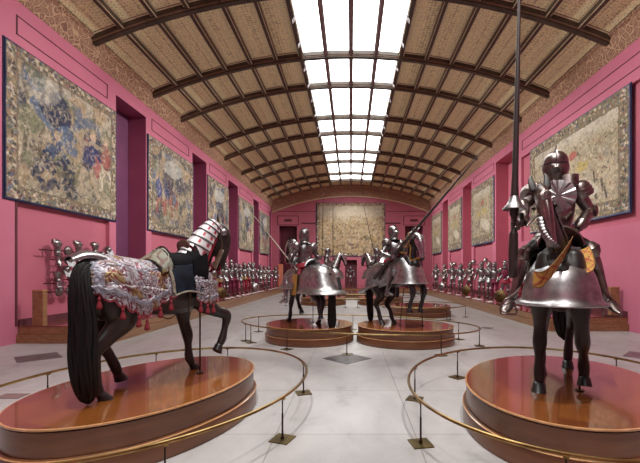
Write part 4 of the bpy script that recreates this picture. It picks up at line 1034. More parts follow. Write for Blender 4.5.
def lance(name_lbl, p0, p1, r0, r1, mat='lance_wood', cone=None, grip=None, group='lances', tip=True, swell=0):
    p0, p1 = np.array(p0, float), np.array(p1, float); d = p1-p0; L = np.linalg.norm(d); d /= L
    r = thing('lance', name_lbl, 'lance', tuple(p0), 0, group); mb = MB(); N = 24
    def rad(t):
        q = r0+(r1-r0)*t
        if grip and abs(t-grip) < .03: q *= .6
        if swell: q += swell*math.exp(-((t-grip-.05)/.05)**2) if t > grip else swell*.7*math.exp(-((t-grip+.06)/.04)**2)
        return q
    ts = sorted(set(list(np.linspace(0, 1, N))+([grip-.03, grip-.02, grip, grip+.02, grip+.03] if grip else [])))
    mb.tube([(*(d*L*t), rad(t)) for t in ts], 12, (1, .2, 0)); mb.build('shaft', mtl(mat), r)
    if tip:
        mb = MB(); mb.tube([(*(d*(L-.03)), r1*1.3), (*(d*(L+.04)), r1*1.7), (*(d*(L+.16)), r1*.3)], 8, (1, .2, 0)); mb.build('lance_head', MT['steel'], r)
    if cone:
        t, rb, h = cone; s = np.cross(d, (0, 1, 0)); s /= np.linalg.norm(s); u = np.cross(d, s); mb = MB()
        mb.shell([[d*(L*t+hh)+rr*(s*math.cos(a)+u*math.sin(a)) for a in np.linspace(0, 2*PI, 24, endpoint=False)] for hh, rr in [(0, rb), (.012, rb*.99), (h*.4, rb*.66), (h*.75, rb*.46), (h, rb*.36)]], .006, True); mb.build('hand_guard', MT['steel_dull'], r)
    return r
ST, SD, SK = MT['steel_rider'], MT['steel_dull'], MT['steel_dark']

# ================= near knight, facing the viewer with an upright lance
SCR = 1.12
frR = Frame(*RCN, HN, -.5, -.866, SCR)
neckR = [(.38, 0, 1.16, .12, .28), (.52, -.01, 1.36, .085, .24), (.60, -.045, 1.54, .062, .19), (.66, -.09, 1.70, .052, .145), (.71, -.13, 1.82, .048, .115), (.74, -.15, 1.89, .045, .09)]
headR = [(.71+.95*d, -.155+.2*d-.13*z, 1.89+z, ra*.70, rb) for d, z, ra, rb in [(-.01, 0, .066, .085), (.06, -.08, .078, .115), (.11, -.19, .076, .115), (.15, -.31, .06, .09), (.165, -.42, .05, .07), (.165, -.51, .053, .062), (.15, -.565, .042, .045)]]
L_ = lambda px, py, y: tuple(frR.L(P(px, py, y)))
cfgR = dict(neck=neckR, head=headR, head_side=(-.2, .98, 0),
    rf=[(.50, -.15, 1.02), (.49, -.16, .84), (.46, -.17, .64), (.46, -.175, .46), (.45, -.18, .32), (.44, -.18, .17), (.46, -.18, .085)],
    lf=[(.52, .15, 1.02), (.56, .16, .86), (.58, .17, .68), (.50, .18, .50), (.36, .19, .38), (.26, .195, .24), (.27, .20, .14)], lf_d=(.25, 0, -1),
    rh=[(-.52, -.14, 1.14), (-.42, -.17, .94), (-.32, -.18, .80), (-.36, -.19, .64), (-.42, -.20, .49), (-.34, -.205, .34), (-.29, -.21, .16), (-.25, -.21, .085)],
    lh=[(-.56, .13, 1.14), (-.54, .14, .94), (-.52, .13, .80), (-.66, .11, .64), (-.82, .09, .49), (-.80, .07, .34), (-.77, .06, .16), (-.73, .055, .085)])
RH_ = horse('horse', 'dark armoured horse facing the viewer under the lance-bearing knight', 'mounted display horses', frR, cfgR, MT['hide'])
tail(RH_, [(-.74, 0, 1.36, .05, .05), (-.84, 0, 1.36, .07, .07), (-.93, -.0, 1.22, .11, .08), (-.95, .0, .95, .13, .09), (-.95, .01, .7, .13, .09), (-.94, .02, .5, .12, .08), (-.93, .02, .36, .08, .06), (-.92, .02, .30, .03, .03)], 40, 5)
bell(RH_, 'breast_armour', [(1.28, .20, .66, .28), (1.23, .23, .74, .22), (1.13, .28, .84, .14), (1.01, .315, .89, .06), (.91, .335, .92, .02), (.875, .36, .95, -.02), (.865, .375, .965, -.04)], 1, MT['steel_dull'])
bell(RH_, 'croup_armour', [(1.47, .10, -.50, -.10), (1.44, .20, -.68, -.12), (1.30, .31, -.88, -.14), (1.08, .34, -.95, -.16), (.94, .36, -.98, -.18)], -1, MT['steel_dark'])
for s in (-1, 1):
    mb = MB(); c = np.array((.76, s*.17, 1.08)); nrm = np.array((.85, s*.45, .22)); nrm /= np.linalg.norm(nrm); a = np.cross(nrm, (0, 0, 1)); a /= np.linalg.norm(a); b = np.cross(nrm, a)
    mb.grid([[c+nrm*h+rr*(a*math.cos(t)+b*math.sin(t)) for t in np.linspace(0, 2*PI, 18, endpoint=False)] for h, rr in [(-.05, .13), (-.01, .11), (.012, .08), (.022, .04), (.025, .01)]], True, True, True)
    mb.build('breast_boss', MT['steel_dull'], RH_)
crinet(RH_, neckR, .2, 1.0, 8, 1.7, .010, 'steel_dark', flare=.008)
chanfron(RH_, headR, (-.2, .98, 0), 'steel_dark', .006)
mb = MB(); mb.shell([[( -.05+.14*t, .26*math.sin(a)*(1+.1*t), 1.36+(.22+.16*t)*math.cos(a)) for t in np.linspace(0, -1, 6)] for a in np.linspace(-1.3, 1.3, 19)], .03); mb.build('cantle', MT['leather'], RH_)
mb = MB(); mb.shell([[(x, .22*math.sin(a), 1.37+.18*math.cos(a)) for a in np.linspace(-1.5, 1.5, 13)] for x in np.linspace(-.15, .36, 8)], .03); mb.build('saddle_seat', MT['black_velvet'], RH_)
mb = MB(); mb.shell([[(.36+.06*t, (.19+.03*t)*math.sin(a), 1.34+(.18+.08*t)*math.cos(a)) for t in np.linspace(0, 1, 6)] for a in np.linspace(-1.3, 1.3, 19)], .02); mb.build('pommel_plate', MT['steel_dark'], RH_)
mb = MB(); A = catmull(np.array([L_(539.5, 218, 3.72), L_(542, 229, 3.66), L_(547, 238, 3.62), L_(553, 244, 3.6), L_(558, 247.5, 3.62)]), 3)
for k in range(len(A)-1):
    p, q = A[k], A[k]+(A[k+1]-A[k])*1.15; mb.tube([(*p, .026, .012), (*(p*.6+q*.4), .030, .015), (*q, .022, .010)], 10, (.1, 1, .4))
mb.build('neck_lames', MT['steel_rider'], RH_)
# gold rein guards painted with red lozenges
def ribbon(root, pts, w, up, tag_):
    A = catmull(np.array(pts, float), 10); t, a, b = frames(A, up); n = len(A); G = np.array([[A[i]+a[i]*w*q for q in np.linspace(-1, 1, 25)] for i in range(n)]); G2 = []
    L = np.concatenate([[0], np.cumsum(np.linalg.norm(np.diff(A, axis=0), axis=1))]); M = max(60, n); Ls = np.linspace(0, L[-1], M)
    G2 = np.array([[[np.interp(l, L, G[:, j, c]) for c in range(3)] for j in range(25)] for l in Ls]); cc = []
    for l in Ls:
        for q in np.linspace(-1, 1, 25):
            u = (l/(2.6*w)) % 1; v = q*.5+.5; x = abs(abs(u-.5)*2-abs(v-.5)*2)
            c = col(150, 44, 48) if x < .13 and abs(q) < .86 else (col(120, 84, 40) if abs(q) > .86 else col(184, 138, 66)); cc.append(tuple(c)+(1,))
    mb = MB(); mb.shell(G2, .006, cols=cc); return mb.build(tag_, MT['tap'], root)
ribbon(RH_, [L_(533, 279, 3.52), L_(541, 279.5, 3.47), L_(550, 273, 3.5), L_(559, 262, 3.58), L_(567, 250, 3.75), L_(571, 243, 3.95)], .075/SCR, (.2, .3, 1), 'rein_guard')
ribbon(RH_, [L_(584, 249, 4.0), L_(587, 257, 3.85), L_(589, 266, 3.75), L_(586, 273, 3.68)], .06/SCR, (.5, 1, .2), 'rein_guard')
mb = MB(); mb.shell([[L_(x, y, 3.8+.1*q) for x in np.linspace(571-2*q, 580+2*q, 6)] for q, y in zip(np.linspace(0, 1, 8), np.linspace(247, 274, 8))], .006); mb.build('hanging_plate', MT['steel_dull'], RH_)
w0 = P(583.5, 378, 4.36)
w = P(579.5, 392, 4.13); support(w[0], w[1], HN, .66, 'thin metal rod under the lifted hoof of the knight horse')
# rider
hipR = frR.W((-.02, -.055, 1.685/SCR)); KS = 1.10
fk = Frame(*hipR, -.5, -.866, KS); K_ = lambda px, py, y: fk.L(P(px, py, y))
JR = dict(lean=.02, nod=.12, look=.10, crest=.065, fdepth=.17, fflare=.11,
    elbow_l=K_(589, 211, 4.42), wrist_l=K_(578.5, 229, 4.2), hand_l=(.75, -.5, -.45), curl_l=(.1, -.5, -.9),
    elbow_r=K_(524, 206, 4.52), wrist_r=K_(523.5, 224, 4.3), hand_r=(.35, -1, 0), curl_r=(.7, .4, 0), thumb_r=1,
    knee_l=K_(590.5, 250, 4.28), ankle_l=K_(606, 298, 4.36), toe_l=K_(620, 313, 4.12),
    knee_r=K_(526, 254, 4.45), ankle_r=K_(512, 298, 4.5), toe_r=K_(504.5, 312, 4.22), leg_mat=SK, sab_mat=SK)
def near_extra(r, T, H):
    M = T; mb = MB(); c = np.array((.215, .035, .43)); rings = []
    for h, rr in [(-.01, .165), (.0, .165), (.014, .10), (.022, .03)]:
        rings.append([(c[0]+h+.010*(1 if int(t/(2*PI)*16) % 2 else 0)*(rr > .05), c[1]+rr*math.sin(t), c[2]+rr*math.cos(t)) for t in np.linspace(0, 2*PI, 40, endpoint=False)])
    mb.grid(ap(M, rings), True, True, True); mb.build('roundel', SD, r, 20)
    mb = MB(); mb.shell(ap(M, [[(.10+.08*math.cos(a)-.03*q, .12+.10*math.sin(a)+.0*q, .54+.12*q) for a in np.linspace(-.6, 1.9, 10)] for q in np.linspace(0, 1, 5)]), .008); mb.build('neck_guard', SK, r)
    mb = MB(); mb.shell(ap(M, [[(.198-.012*q-.9*abs(y)**1.9, y, z) for y in np.linspace(-.16, .16, 15)] for q, z in zip(np.linspace(0, 1, 8), np.linspace(.40, .57, 8))]), .01); mb.build('reinforcing_breastplate', SK, r)
    p = K_(527, 226, 4.25); q = np.array((.19, -.12, .30)); mb = MB(); mb.tube([(*q, .012), (*(q+(p-q)*.5), .012), (*p, .012)], 8); mb.build('lance_rest', SK, r)
    for s in (-1, 1):
        mb = MB(); mb.shell([[(.10+.17*q-.05*abs(v), s*(.135+.10*q)+v*.085, .02-.17*q) for v in np.linspace(-1, 1, 9)] for q in np.linspace(0, 1, 8)], .006); mb.build('tasset', SK, r)
KR = knight('mounted_knight', 'knight in dark plate with a crested closed helmet, riding towards the viewer', 'knight', tuple(hipR), fk.yaw, JR, (SK, MT['mail'], SK), 'mounted knights', KS, True, near_extra)
g0, g1 = P(512.6, 276, 4.28), P(520.4, -40, 4.28)
lance('tall dark upright lance with a steel cone guard, held by the crested knight', g0, g1, .047, .012, 'lance_wood', (.21, .128, .15), .165, 'lances', False, .012)

# ================= middle riders
def bard(h, mat, lo=.62, zt=1.47, w=1.0, tf=None):
    bell(h, 'croup_armour', [(zt, .06, -.48, -.12), (zt-.03, .16, -.64, -.13), (1.30, .27, -.80, -.14), (1.10, .34, -.90, -.15), (.88, .42*w, -1.02, -.17), (lo+.04, .52*w, -1.15, -.2), (lo, .55*w, -1.2, -.22)], -1, mat, tf)
    V = [(1.36, .20, .66, .26), (1.30, .27, .80, .22), (1.15, .35, .93, .14), (.98, .39, .97, .1), (lo+.12, .39+.08*w*w, 1.0, .06), (lo+.09, .40+.1*w*w, 1.02, .04)]
    if tf: V = [(1.58, .19, .52, .22), (1.50, .25, .64, .18), (1.36, .32, .74, .1), (1.20, .36, .80, .06), (1.06, .39, .85, .04), (1.0, .41, .88, .02)]
    bell(h, 'breast_armour', V, 1, mat)
    for s in (-1, 1):
        G = [[(x, s*(.315+.05*q), 1.22-.42*q) for q in np.linspace(0, 1, 8)] for x in np.linspace(-.22, .2, 8)]
        if tf: G = [[tf(p) for p in row] for row in G]
        mb = MB(); mb.shell(G, .01); mb.build('side_armour', mat, h)
def war_saddle(h, tf=None):
    f = (lambda G: [[tf(p) for p in row] for row in G]) if tf else (lambda G: G)
    mb = MB(); mb.shell(f([[(-.06-.10*t, (.20+.06*t)*math.sin(a), 1.34+(.13+.11*t)*math.cos(a)) for t in np.linspace(0, 1, 6)] for a in np.linspace(-1.3, 1.3, 15)]), .03); mb.build('cantle', MT['steel_dull'], h)
    mb = MB(); mb.shell(f([[(x, .21*math.sin(a), 1.36+.15*math.cos(a)) for a in np.linspace(-1.5, 1.5, 13)] for x in np.linspace(-.1, .36, 8)]), .03); mb.build('saddle_seat', MT['red_velvet'], h)
    mb = MB(); mb.shell(f([[(.34+.10*t, (.22+.06*t)*math.sin(a), 1.32+(.2+.17*t)*math.cos(a)) for t in np.linspace(0, 1, 6)] for a in np.linspace(-1.3, 1.3, 15)]), .025); mb.build('pommel_plate', MT['steel_dull'], h)
frA = Frame(*AC, HM, -.64, .77, 1.06)
neckA = [(.40, 0, 1.16, .15, .27), (.54, 0, 1.38, .14, .24), (.64, 0, 1.62, .12, .195), (.72, 0, 1.83, .10, .155), (.80, 0, 1.98, .09, .125), (.86, 0, 2.04, .08, .095)]
headA = [(.83+d, 0, 2.04+z, ra*1.08, rb*1.08) for d, z, ra, rb in [(0, 0, .08, .09), (.07, -.08, .09, .125), (.13, -.18, .088, .125), (.18, -.30, .068, .095), (.21, -.41, .056, .072), (.22, -.50, .058, .066), (.215, -.55, .045, .045)]]
cfgA = dict(neck=neckA, head=headA, lf=front_std(.14, .18),
    rf=[(.52, -.14, 1.02), (.58, -.15, .86), (.70, -.15, .72), (.80, -.15, .62), (.76, -.15, .47), (.68, -.15, .33), (.62, -.15, .27)], rf_d=(-.6, 0, -1),
    rh=hind_std(-.15, .42), lh=hind_std(.16, .05)[:4]+[(-.62, .17, .60), (-.66, .18, .46), (-.70, .18, .34), (-.72, .18, .27)], lh_d=(-.4, 0, -1))
def finish_a(h):
    bard(h, MT['steel_dull'], .76, 1.43, .9); war_saddle(h); crinet(h, neckA, .2, 1.0, 8, 1.9, .012, 'steel'); chanfron(h, headA, (0, 1, 0), 'steel')
    mb = MB(); mb.shell([[(-1.04+.02*abs(v)-.08*(1-q), -.10+v*.05, .86+.28*q) for v in np.linspace(-1, 1, 7)] for q in np.linspace(0, 1, 8)], .006); mb.build('tail_slot', MT['black_slot'], h)
    for s in (-1, 1): strap(h, 'rein', [(1.04, s*.07, 1.56), (.85, s*.16, 1.46), (.55, s*.16, 1.55), (.36, s*.06, 1.70)], .004, .018, 'red_velvet', (1, 0, 0))
    mb = MB(); mb.shell([[(-.02+.2*t, s*(.36+.04*q), 1.2-.5*q) for q in np.linspace(0, 1, 8)] for t in np.linspace(0, 1, 5) for s in (1,)], .01); mb.build('saddle_cloth', MT['gold_cloth'], h)
AH = horse('horse', 'steel-barded trotting horse seen from behind, rider half turned away', 'mounted display horses', frA, cfgA, MT['hide_black'], .02)
finish_a(AH)
tail(AH, [(-.70, 0, 1.22, .05, .05), (-.86, 0, 1.0, .07, .06), (-.92, 0, .72, .08, .07), (-.92, 0, .45, .085, .08), (-.92, 0, .2, .095, .085), (-.92, 0, .02, .10, .09)], 30, 8)
hipA = frA.W((.18, 0, 1.36)); fa = Frame(*hipA, -.64, .77, 1.1)
JA = dict(lean=.06, look=.25, elbow_l=(.06, .34, .27), wrist_l=(.26, .26, .16), curl_l=(.3, -.9, 0), elbow_r=(.0, -.36, .26), wrist_r=(.22, -.28, .12), curl_r=(.3, .9, 0),
    knee_l=(.30, .34, -.28), ankle_l=(.22, .42, -.74), toe_l=(.44, .46, -.84), knee_r=(.30, -.34, -.28), ankle_r=(.22, -.42, -.74), toe_r=(.44, -.46, -.84), skirt=MT['red_velvet'], fdepth=.26, fflare=.08)
AK = knight('mounted_knight', 'knight in bright plate seen from behind, helmet turned aside, in red skirt', 'knight', tuple(hipA), fa.yaw, JA, (ST, MT['mail'], SD), 'mounted knights', 1.1)
wl = fa.W((.33, .24, .17)); tip = P(251, 212, 12.0); d = (tip-wl)/np.linalg.norm(tip-wl)
lance('thin pale slanting lance held out by the knight seen from behind', wl-d*.45, tip, .016, .009, 'pale_wood')
w = P(313, 322, 10.1); support(w[0], w[1], HM, HM+.75, 'thin rod under the belly of the horse seen from behind')

frB = Frame(BC[0]-.24, BC[1], HM, .62, -.78, 1.06)
PB = .25; rp = lambda p: rot_pitch(p, PB)
nb0, nb1 = rp((.40, 0, 1.16)), rp((.54, 0, 1.32))
neckB = [(*nb0, .15, .27), (*nb1, .14, .24), (nb1[0]+.04, 0, nb1[2]+.20, .13, .20), (nb1[0]+.09, 0, nb1[2]+.37, .11, .165), (nb1[0]+.16, 0, nb1[2]+.48, .095, .13), (nb1[0]+.22, 0, nb1[2]+.51, .085, .10)]
hb = neckB[-1]; headB = [(hb[0]-.03+d, 0, hb[2]+z, ra*1.08, rb*1.08) for d, z, ra, rb in [(0, 0, .08, .09), (.07, -.08, .09, .125), (.13, -.18, .088, .125), (.18, -.30, .068, .095), (.21, -.41, .056, .072), (.22, -.50, .058, .066), (.215, -.55, .045, .045)]]
def bfore(y, k): e = rp((.56, y, 1.0)); return [e, (e[0]+.05, y, e[2]-.17), (e[0]+.13+k, y, e[2]-.32), (e[0]+.18+k, y, e[2]-.46), (e[0]+.14+k, y, e[2]-.61), (e[0]+.09+k, y, e[2]-.75), (e[0]+.07+k, y, e[2]-.82)]
def bhind(y, k): k += .13; return [(-.52, y*.95, 1.12), (-.42, y*1.15, .90), (-.32, y*1.2, .74), (-.44+k*.5, y*1.1, .60), (-.58+k*.7, y, .46), (-.52+k, y, .32), (-.47+k, y, .155), (-.42+k, y, .085)]
cfgB = dict(pitch=PB, neck=neckB, head=headB, lf=bfore(.15, .06), rf=bfore(-.15, 0), lf_d=(-.15, 0, -1), rf_d=(-.15, 0, -1), lh=bhind(.15, .06), rh=bhind(-.15, -.04))
BH = horse('horse', 'rearing black horse in steel bard with both forelegs raised', 'mounted display horses', frB, cfgB, MT['hide_black'], .02)
bard(BH, MT['steel_dull'], .86, w=.8, tf=rp); war_saddle(BH, rp); crinet(BH, neckB, .2, 1.0, 8, 1.9, .012, 'steel_dull'); chanfron(BH, headB, (0, 1, 0), 'steel')
for i in range(4):
    u = .32+.16*i; A = catmull(np.array(neckB), 24); k = int(u*(len(A)-1)); G = sweep(A[k-2:k+3], 17, (0, 1, 0), 1, -1.9, 1.9, .042); mb = MB(); mb.shell(G, .004); mb.build('gilt_band', MT['gold_cloth'], BH)
mb = MB()
for a in np.linspace(-.8, .8, 5): c = np.array(headB[0][:3])+(.02, 0, .07); mb.tube([(*c, .012), (*(c+np.array((.02, math.sin(a)*.1, .11*math.cos(a)))), .016), (*(c+np.array((.03, math.sin(a)*.17, .17*math.cos(a)))), .004)], 6)
mb.build('poll_crest', MT['steel'], BH)
for s in (-1, 1): strap(BH, 'rein', [(headB[5][0]-.02, s*.07, headB[5][2]), (headB[5][0]-.22, s*.15, headB[5][2]-.05), (.62, s*.16, 1.86), rp((.36, s*.06, 1.66))], .006, .022, 'gold_cloth', (1, 0, 0))
tail(BH, [(-.76, 0, 1.12, .05, .05), (-.90, 0, .98, .07, .06), (-.93, 0, .72, .085, .075), (-.92, 0, .45, .085, .075), (-.90, 0, .2, .08, .07), (-.89, 0, .02, .07, .06)], 30, 9)
hipB = frB.W(rp((.08, 0, 1.30))); fb_ = Frame(*hipB, .62, -.78, 1.05)
JB = dict(lean=-.08, look=-.1, elbow_r=(-.04, -.38, .26), wrist_r=(.18, -.33, .17), hand_r=(1, .1, .1), curl_r=(.1, .9, .2), elbow_l=(.08, .36, .26), wrist_l=(.30, .20, .2), curl_l=(.3, -.9, 0),
    knee_l=(.30, .34, -.20), ankle_l=(.16, .42, -.64), toe_l=(.40, .46, -.70), knee_r=(.30, -.34, -.20), ankle_r=(.16, -.42, -.64), toe_r=(.40, -.46, -.70), fdepth=.16)
BK = knight('mounted_knight', 'knight in bright plate on the rearing horse, couching a heavy dark lance', 'knight', tuple(hipB), fb_.yaw, JB, (ST, MT['mail'], ST), 'mounted knights', 1.05)
hw = fb_.W((.24, -.31, .18)); tip = P(478, 156, 8.0); d = (tip-hw)/np.linalg.norm(tip-hw)
lance('heavy dark lance slanting upward from the rider on the rearing horse', hw-d*.75, tip, .05, .012, 'lance_wood', None, .19, 'lances', False)
for px, py, lb in [(400, 325, 'first'), (422.5, 325.5, 'second')]:
    w = P(px, py, 1.33*F/(py-VY)); support(w[0], w[1], HM, HM+.95, 'thin slanting rod propping the rearing horse, %s from the hind hooves' % lb, -.05 if px > 410 else .1)

# ================= rear riders, mostly hidden
frD = Frame(*DC, HM, 1, .05, 1.13); frE = Frame(*EC, HM, -.8, .6, 1.13)
def place_copy(src, fr, label):
    c = copy_tree(src); c.location = tuple(fr.o); c.scale = (fr.sc,)*3; c.rotation_euler = (0, 0, fr.yaw); c['label'] = label; return c
place_copy(AH, frD, 'far steel-barded horse whose head shows beside the rider seen from behind')
place_copy(AH, frE, 'far steel-barded horse facing it, glimpsed behind the rearing horse rump')
for fr, lb in ((frD, 'far knight half hidden behind the rider seen from behind'), (frE, 'far knight half hidden behind the rider on the rearing horse')):
    c = copy_tree(AK); c.location = tuple(fr.W((.14, 0, 1.36))); c.scale = (1.16,)*3; c.rotation_euler = (0, 0, fr.yaw); c['label'] = lb
z = 20.4
lance('thin dark upright lance before the end tapestry, reaching the arch', P(322, 262, 20.3), P(323.3, 195, 20.3), .02, .014, group='far upright lances')
lance('thin dark upright lance before the end tapestry, shorter of the upright two', P(333, 262, 20.9), P(333, 206, 20.9), .026, .016, group='far upright lances')
lance('thin dark lance leaning before the end tapestry', P(375.5, 258, 20.3), P(364, 208, 20.3), .022, .014, group='far upright lances')
for s, (px, py, y) in ((1, (612, 316, 4.25)), (-1, (508, 314, 4.35))):
    c = np.array(L_(px, py, y)); mb = MB()
    mb.tube([(*(c+np.array(q)), .010) for q in [(0, -.07, 0), (0, -.075, .06), (0, -.04, .13), (0, .0, .16), (0, .04, .13), (0, .075, .06), (0, .07, 0), (0, -.07, 0)]], 6, (1, 0, 0), 2); mb.build('stirrup', MT['steel_dark'], RH_)
    strap(RH_, 'stirrup_leather', [tuple(c+np.array((0, 0, .16))), tuple(c*.55+np.array((.1, s*.28, 1.3))*.45), (.1, s*.28, 1.32)], .014, .006, 'leather')
# ------------------------------------------------------------------ suits of armour along the plinths
def stand_J(k=0):
    J = dict(elbow_l=(-.02, .36, .25), wrist_l=(.14, .33, .06), curl_l=(.2, -.9, 0), elbow_r=(-.02, -.36, .25), wrist_r=(.14, -.33, .06), curl_r=(.2, .9, 0),
        knee_l=(.03, .12, -.42), ankle_l=(-.03, .15, -.82), toe_l=(.17, .19, -.885), knee_r=(.05, -.12, -.42), ankle_r=(.0, -.15, -.82), toe_r=(.2, -.18, -.885), fdepth=.2, fflare=.08)
    if k == 1: J.update(elbow_r=(.10, -.36, .28), wrist_r=(.34, -.30, .30), look=.3)
    if k == 2: J.update(elbow_l=(.12, .34, .26), wrist_l=(.30, .22, .12), knee_r=(.14, -.12, -.41), ankle_r=(.1, -.15, -.81), toe_r=(.32, -.18, -.885))
    if k == 3: J.update(look=-.35, elbow_r=(-.1, -.38, .26), wrist_r=(.08, -.34, .10))
    return J
SR = MT['steel_row']
def mk(k, plate, under, leg, skirt=None, sab=None):
    J = stand_J(k); J['sab_mat'] = sab or SR
    if skirt: J['skirt'] = skirt
    return knight('suit_of_armour', 'x', 'armour', (0, 0, -50), 0, J, (plate, under, leg), None, 1, False)
PROT = {'steel': (mk(0, SR, MT['mail'], SR), 'bright steel suit of armour'), 'purple': (mk(1, SR, MT['purple_velvet'], MT['purple_velvet'], MT['purple_velvet']), 'purple-hosed steel half armour'),
        'crimson': (mk(3, SR, MT['red_velvet'], MT['red_velvet'], MT['red_velvet']), 'crimson-hosed steel half armour'), 'dark': (mk(2, SK, MT['mail'], SK, None, SD), 'dark grey suit of armour'),
        'gold': (mk(0, SR, MT['red_velvet'], MT['red_velvet'], MT['gold_cloth']), 'gold-skirted steel half armour'), 'tunic': (mk(2, MT['purple_velvet'], MT['red_velvet'], SR, MT['red_velvet']), 'suit of armour in crimson tunic')}
for k in ('tunic',):
    for ch in PROT[k][0].children:
        if ch.name.split('.')[0] in ('helmet', 'gauntlet', 'pauldron'):
            for q in [ch]+list(ch.children):
                for i, m in enumerate(q.data.materials):
                    if m.name.startswith('purple'): q.data.materials[i] = SR
usedp = set()
def put_suit(kind, x, y, yaw, where, group, s=1.0):
    pr, d = PROT[kind]; o = pr if kind not in usedp else copy_tree(pr); usedp.add(kind)
    o.location = (x, y, PLH+.915*s); o.rotation_euler = (0, 0, yaw); o.scale = (s,)*3; o['label'] = d+', '+where; o['group'] = group
    return o
cards = []
def card(x, y, sx, where):
    r = thing('caption_card', 'small white caption card %s' % where, 'card', (x, y, PLH), 0 if sx < 0 else PI, 'caption cards on the plinths')
    mb = MB(); mb.add([(-.11, -.15, .035), (.11, -.15, .004), (.11, .15, .004), (-.11, .15, .035), (-.11, -.15, .0), (.11, -.15, 0), (.11, .15, 0), (-.11, .15, 0)], [(0, 1, 2, 3), (0, 4, 5, 1), (1, 5, 6, 2), (2, 6, 7, 3), (3, 7, 4, 0)])
    mb.build('card_face', MT['card'], r, False)
XL = -6.95
LEFT = [(213, 'steel'), (218.5, 'gold'), (225, 'steel'), (231, 'purple'), (235.5, 'purple'), (239.5, 'steel'), (244, 'gold'), (248, 'crimson'), (252, 'steel'), (260, 'steel'), (264, 'dark'), (268, 'steel'), (275, 'steel')]
NUM = ORD
for i, (px, k) in enumerate(LEFT):
    y = XL*F/(px-VX); w = '%s from the near end, row behind the riderless horse' % NUM[i]
    put_suit(k, XL, y, random.uniform(-.9, -.3), w, 'suits of armour behind the riderless horse', random.uniform(.97, 1.06))
    card(-6.15, y-.15, -1, '%s along the plinth behind the riderless horse' % NUM[i])
XRR = 6.95
RIGHT = [(535, 'steel'), (524, 'crimson'), (506, 'tunic'), (495, 'purple'), (490, 'steel'), (482, 'steel'), (470.5, 'dark'), (461, 'steel'), (453, 'steel'), (445, 'dark'), (436.5, 'steel')]
for i, (px, k) in enumerate(RIGHT):
    y = XRR*F/(px-VX); w = '%s from the near end, row beside the mounted lancer' % NUM[i]
    put_suit(k, XRR, y, PI+random.uniform(.2, .9), w, 'suits of armour beside the lance-bearing knight', random.uniform(.97, 1.06))
    card(6.15, y-.15, 1, '%s along the plinth beside the lance-bearing knight' % NUM[i])
o = put_suit('steel', -.05, 37.4, -PI/2, 'alone before the dark doorway under the end tapestry', 'x', 1.0); del o['group']
# round shields propped on the plinths
def shield(x, y, yaw, mat, label, r0=.28):
    r = thing('round_shield', label, 'shield', (x, y, PLH+.30), yaw, 'round shields propped on the plinths'); mb = MB()
    tl = Matrix.Rotation(-.25, 4, 'Y')
    mb.shell(ap(tl, [[(h, rr*math.cos(t), rr*math.sin(t)) for t in np.linspace(0, 2*PI, 24, endpoint=False)] for h, rr in [(.075, .005), (.07, .09), (.05, .17), (.02, .25), (0, r0)]]), .008, True); b = mb.build('shield_dish', mtl(mat), r)
    mb = MB(); mb.grid(ap(tl, [[(.07+h, rr*math.cos(t), rr*math.sin(t)) for t in np.linspace(0, 2*PI, 14, endpoint=False)] for h, rr in [(-.01, .06), (.02, .05), (.05, .01)]]), True, False, True); mb.build('boss', MT['gilt'], b)
for px, sx, mat, lb in [(222, -1, 'gilt', 'gilt round shield propped in the row behind the riderless horse'), (256.5, -1, 'steel_dull', 'grey round shield propped in the row behind the riderless horse, farther'),
                        (441, 1, 'steel_row', 'pale round shield in the far part of the row beside the knight'), (466, 1, 'gilt', 'gilt round shield in the middle of the row beside the knight'), (500, 1, 'gilt', 'gilt round shield next to the crimson tunic in the row beside the knight')]:
    x = sx*6.42; y = x*F/(px-VX); shield(x, y, (-.6 if sx < 0 else PI+.6), mat, lb)
# helmets on wall brackets
def wall_helmet(x, y, z, yaw, label):
    r = thing('wall_helmet', label, 'helmet', (x, y, z), yaw, 'helmets on wall brackets')
    mb = MB(); mb.grid([[(rx*math.cos(t)*1.1, rx*math.sin(t), zz) for t in np.linspace(0, 2*PI, 14, endpoint=False)] for zz, rx in [(-.12, .13), (-.05, .12), (.02, .13), (.09, .11), (.13, .06), (.145, .005)]], True, True, True); mb.build('skull', SR, r)
    mb = MB(); mb.shell([[(.02+rr*math.cos(t), rr*.95*math.sin(t), zz) for t in np.linspace(-1.4, 1.4, 11)] for zz, rr in [(-.06, .14), (0, .165), (.04, .15)]], .006); mb.build('visor', SR, r)
    mb = MB(); mb.tube([(0, 0, -.1, .012), (0, 0, -.16, .012), (-(W2-abs(x)), 0, -.16, .012)], 6); mb.build('bracket', MT['bronze'], r)
WH = [(451.5, 264), (455, 264.3), (474, 262), (472, 263), (486, 260.5), (513, 258), (513, 267)]
for i, (px, py) in enumerate(WH):
    x = 7.75; y = x*F/(px-VX); wall_helmet(x, y, EYE-(py-VY)*y/F, PI, 'steel helmet on wall bracket above the mounted lancer side row, %s from far end' % ORD[[0, 1, 3, 2, 4, 6, 5][i]])
for i, (px, py) in enumerate([(230.5, 261.5), (249.5, 264), (253, 264)]):
    x = -7.75; y = x*F/(px-VX); wall_helmet(x, y, EYE-(py-VY)*y/F, 0, 'steel helmet on wall bracket above the riderless horse side row, %s from near end' % ORD[i])
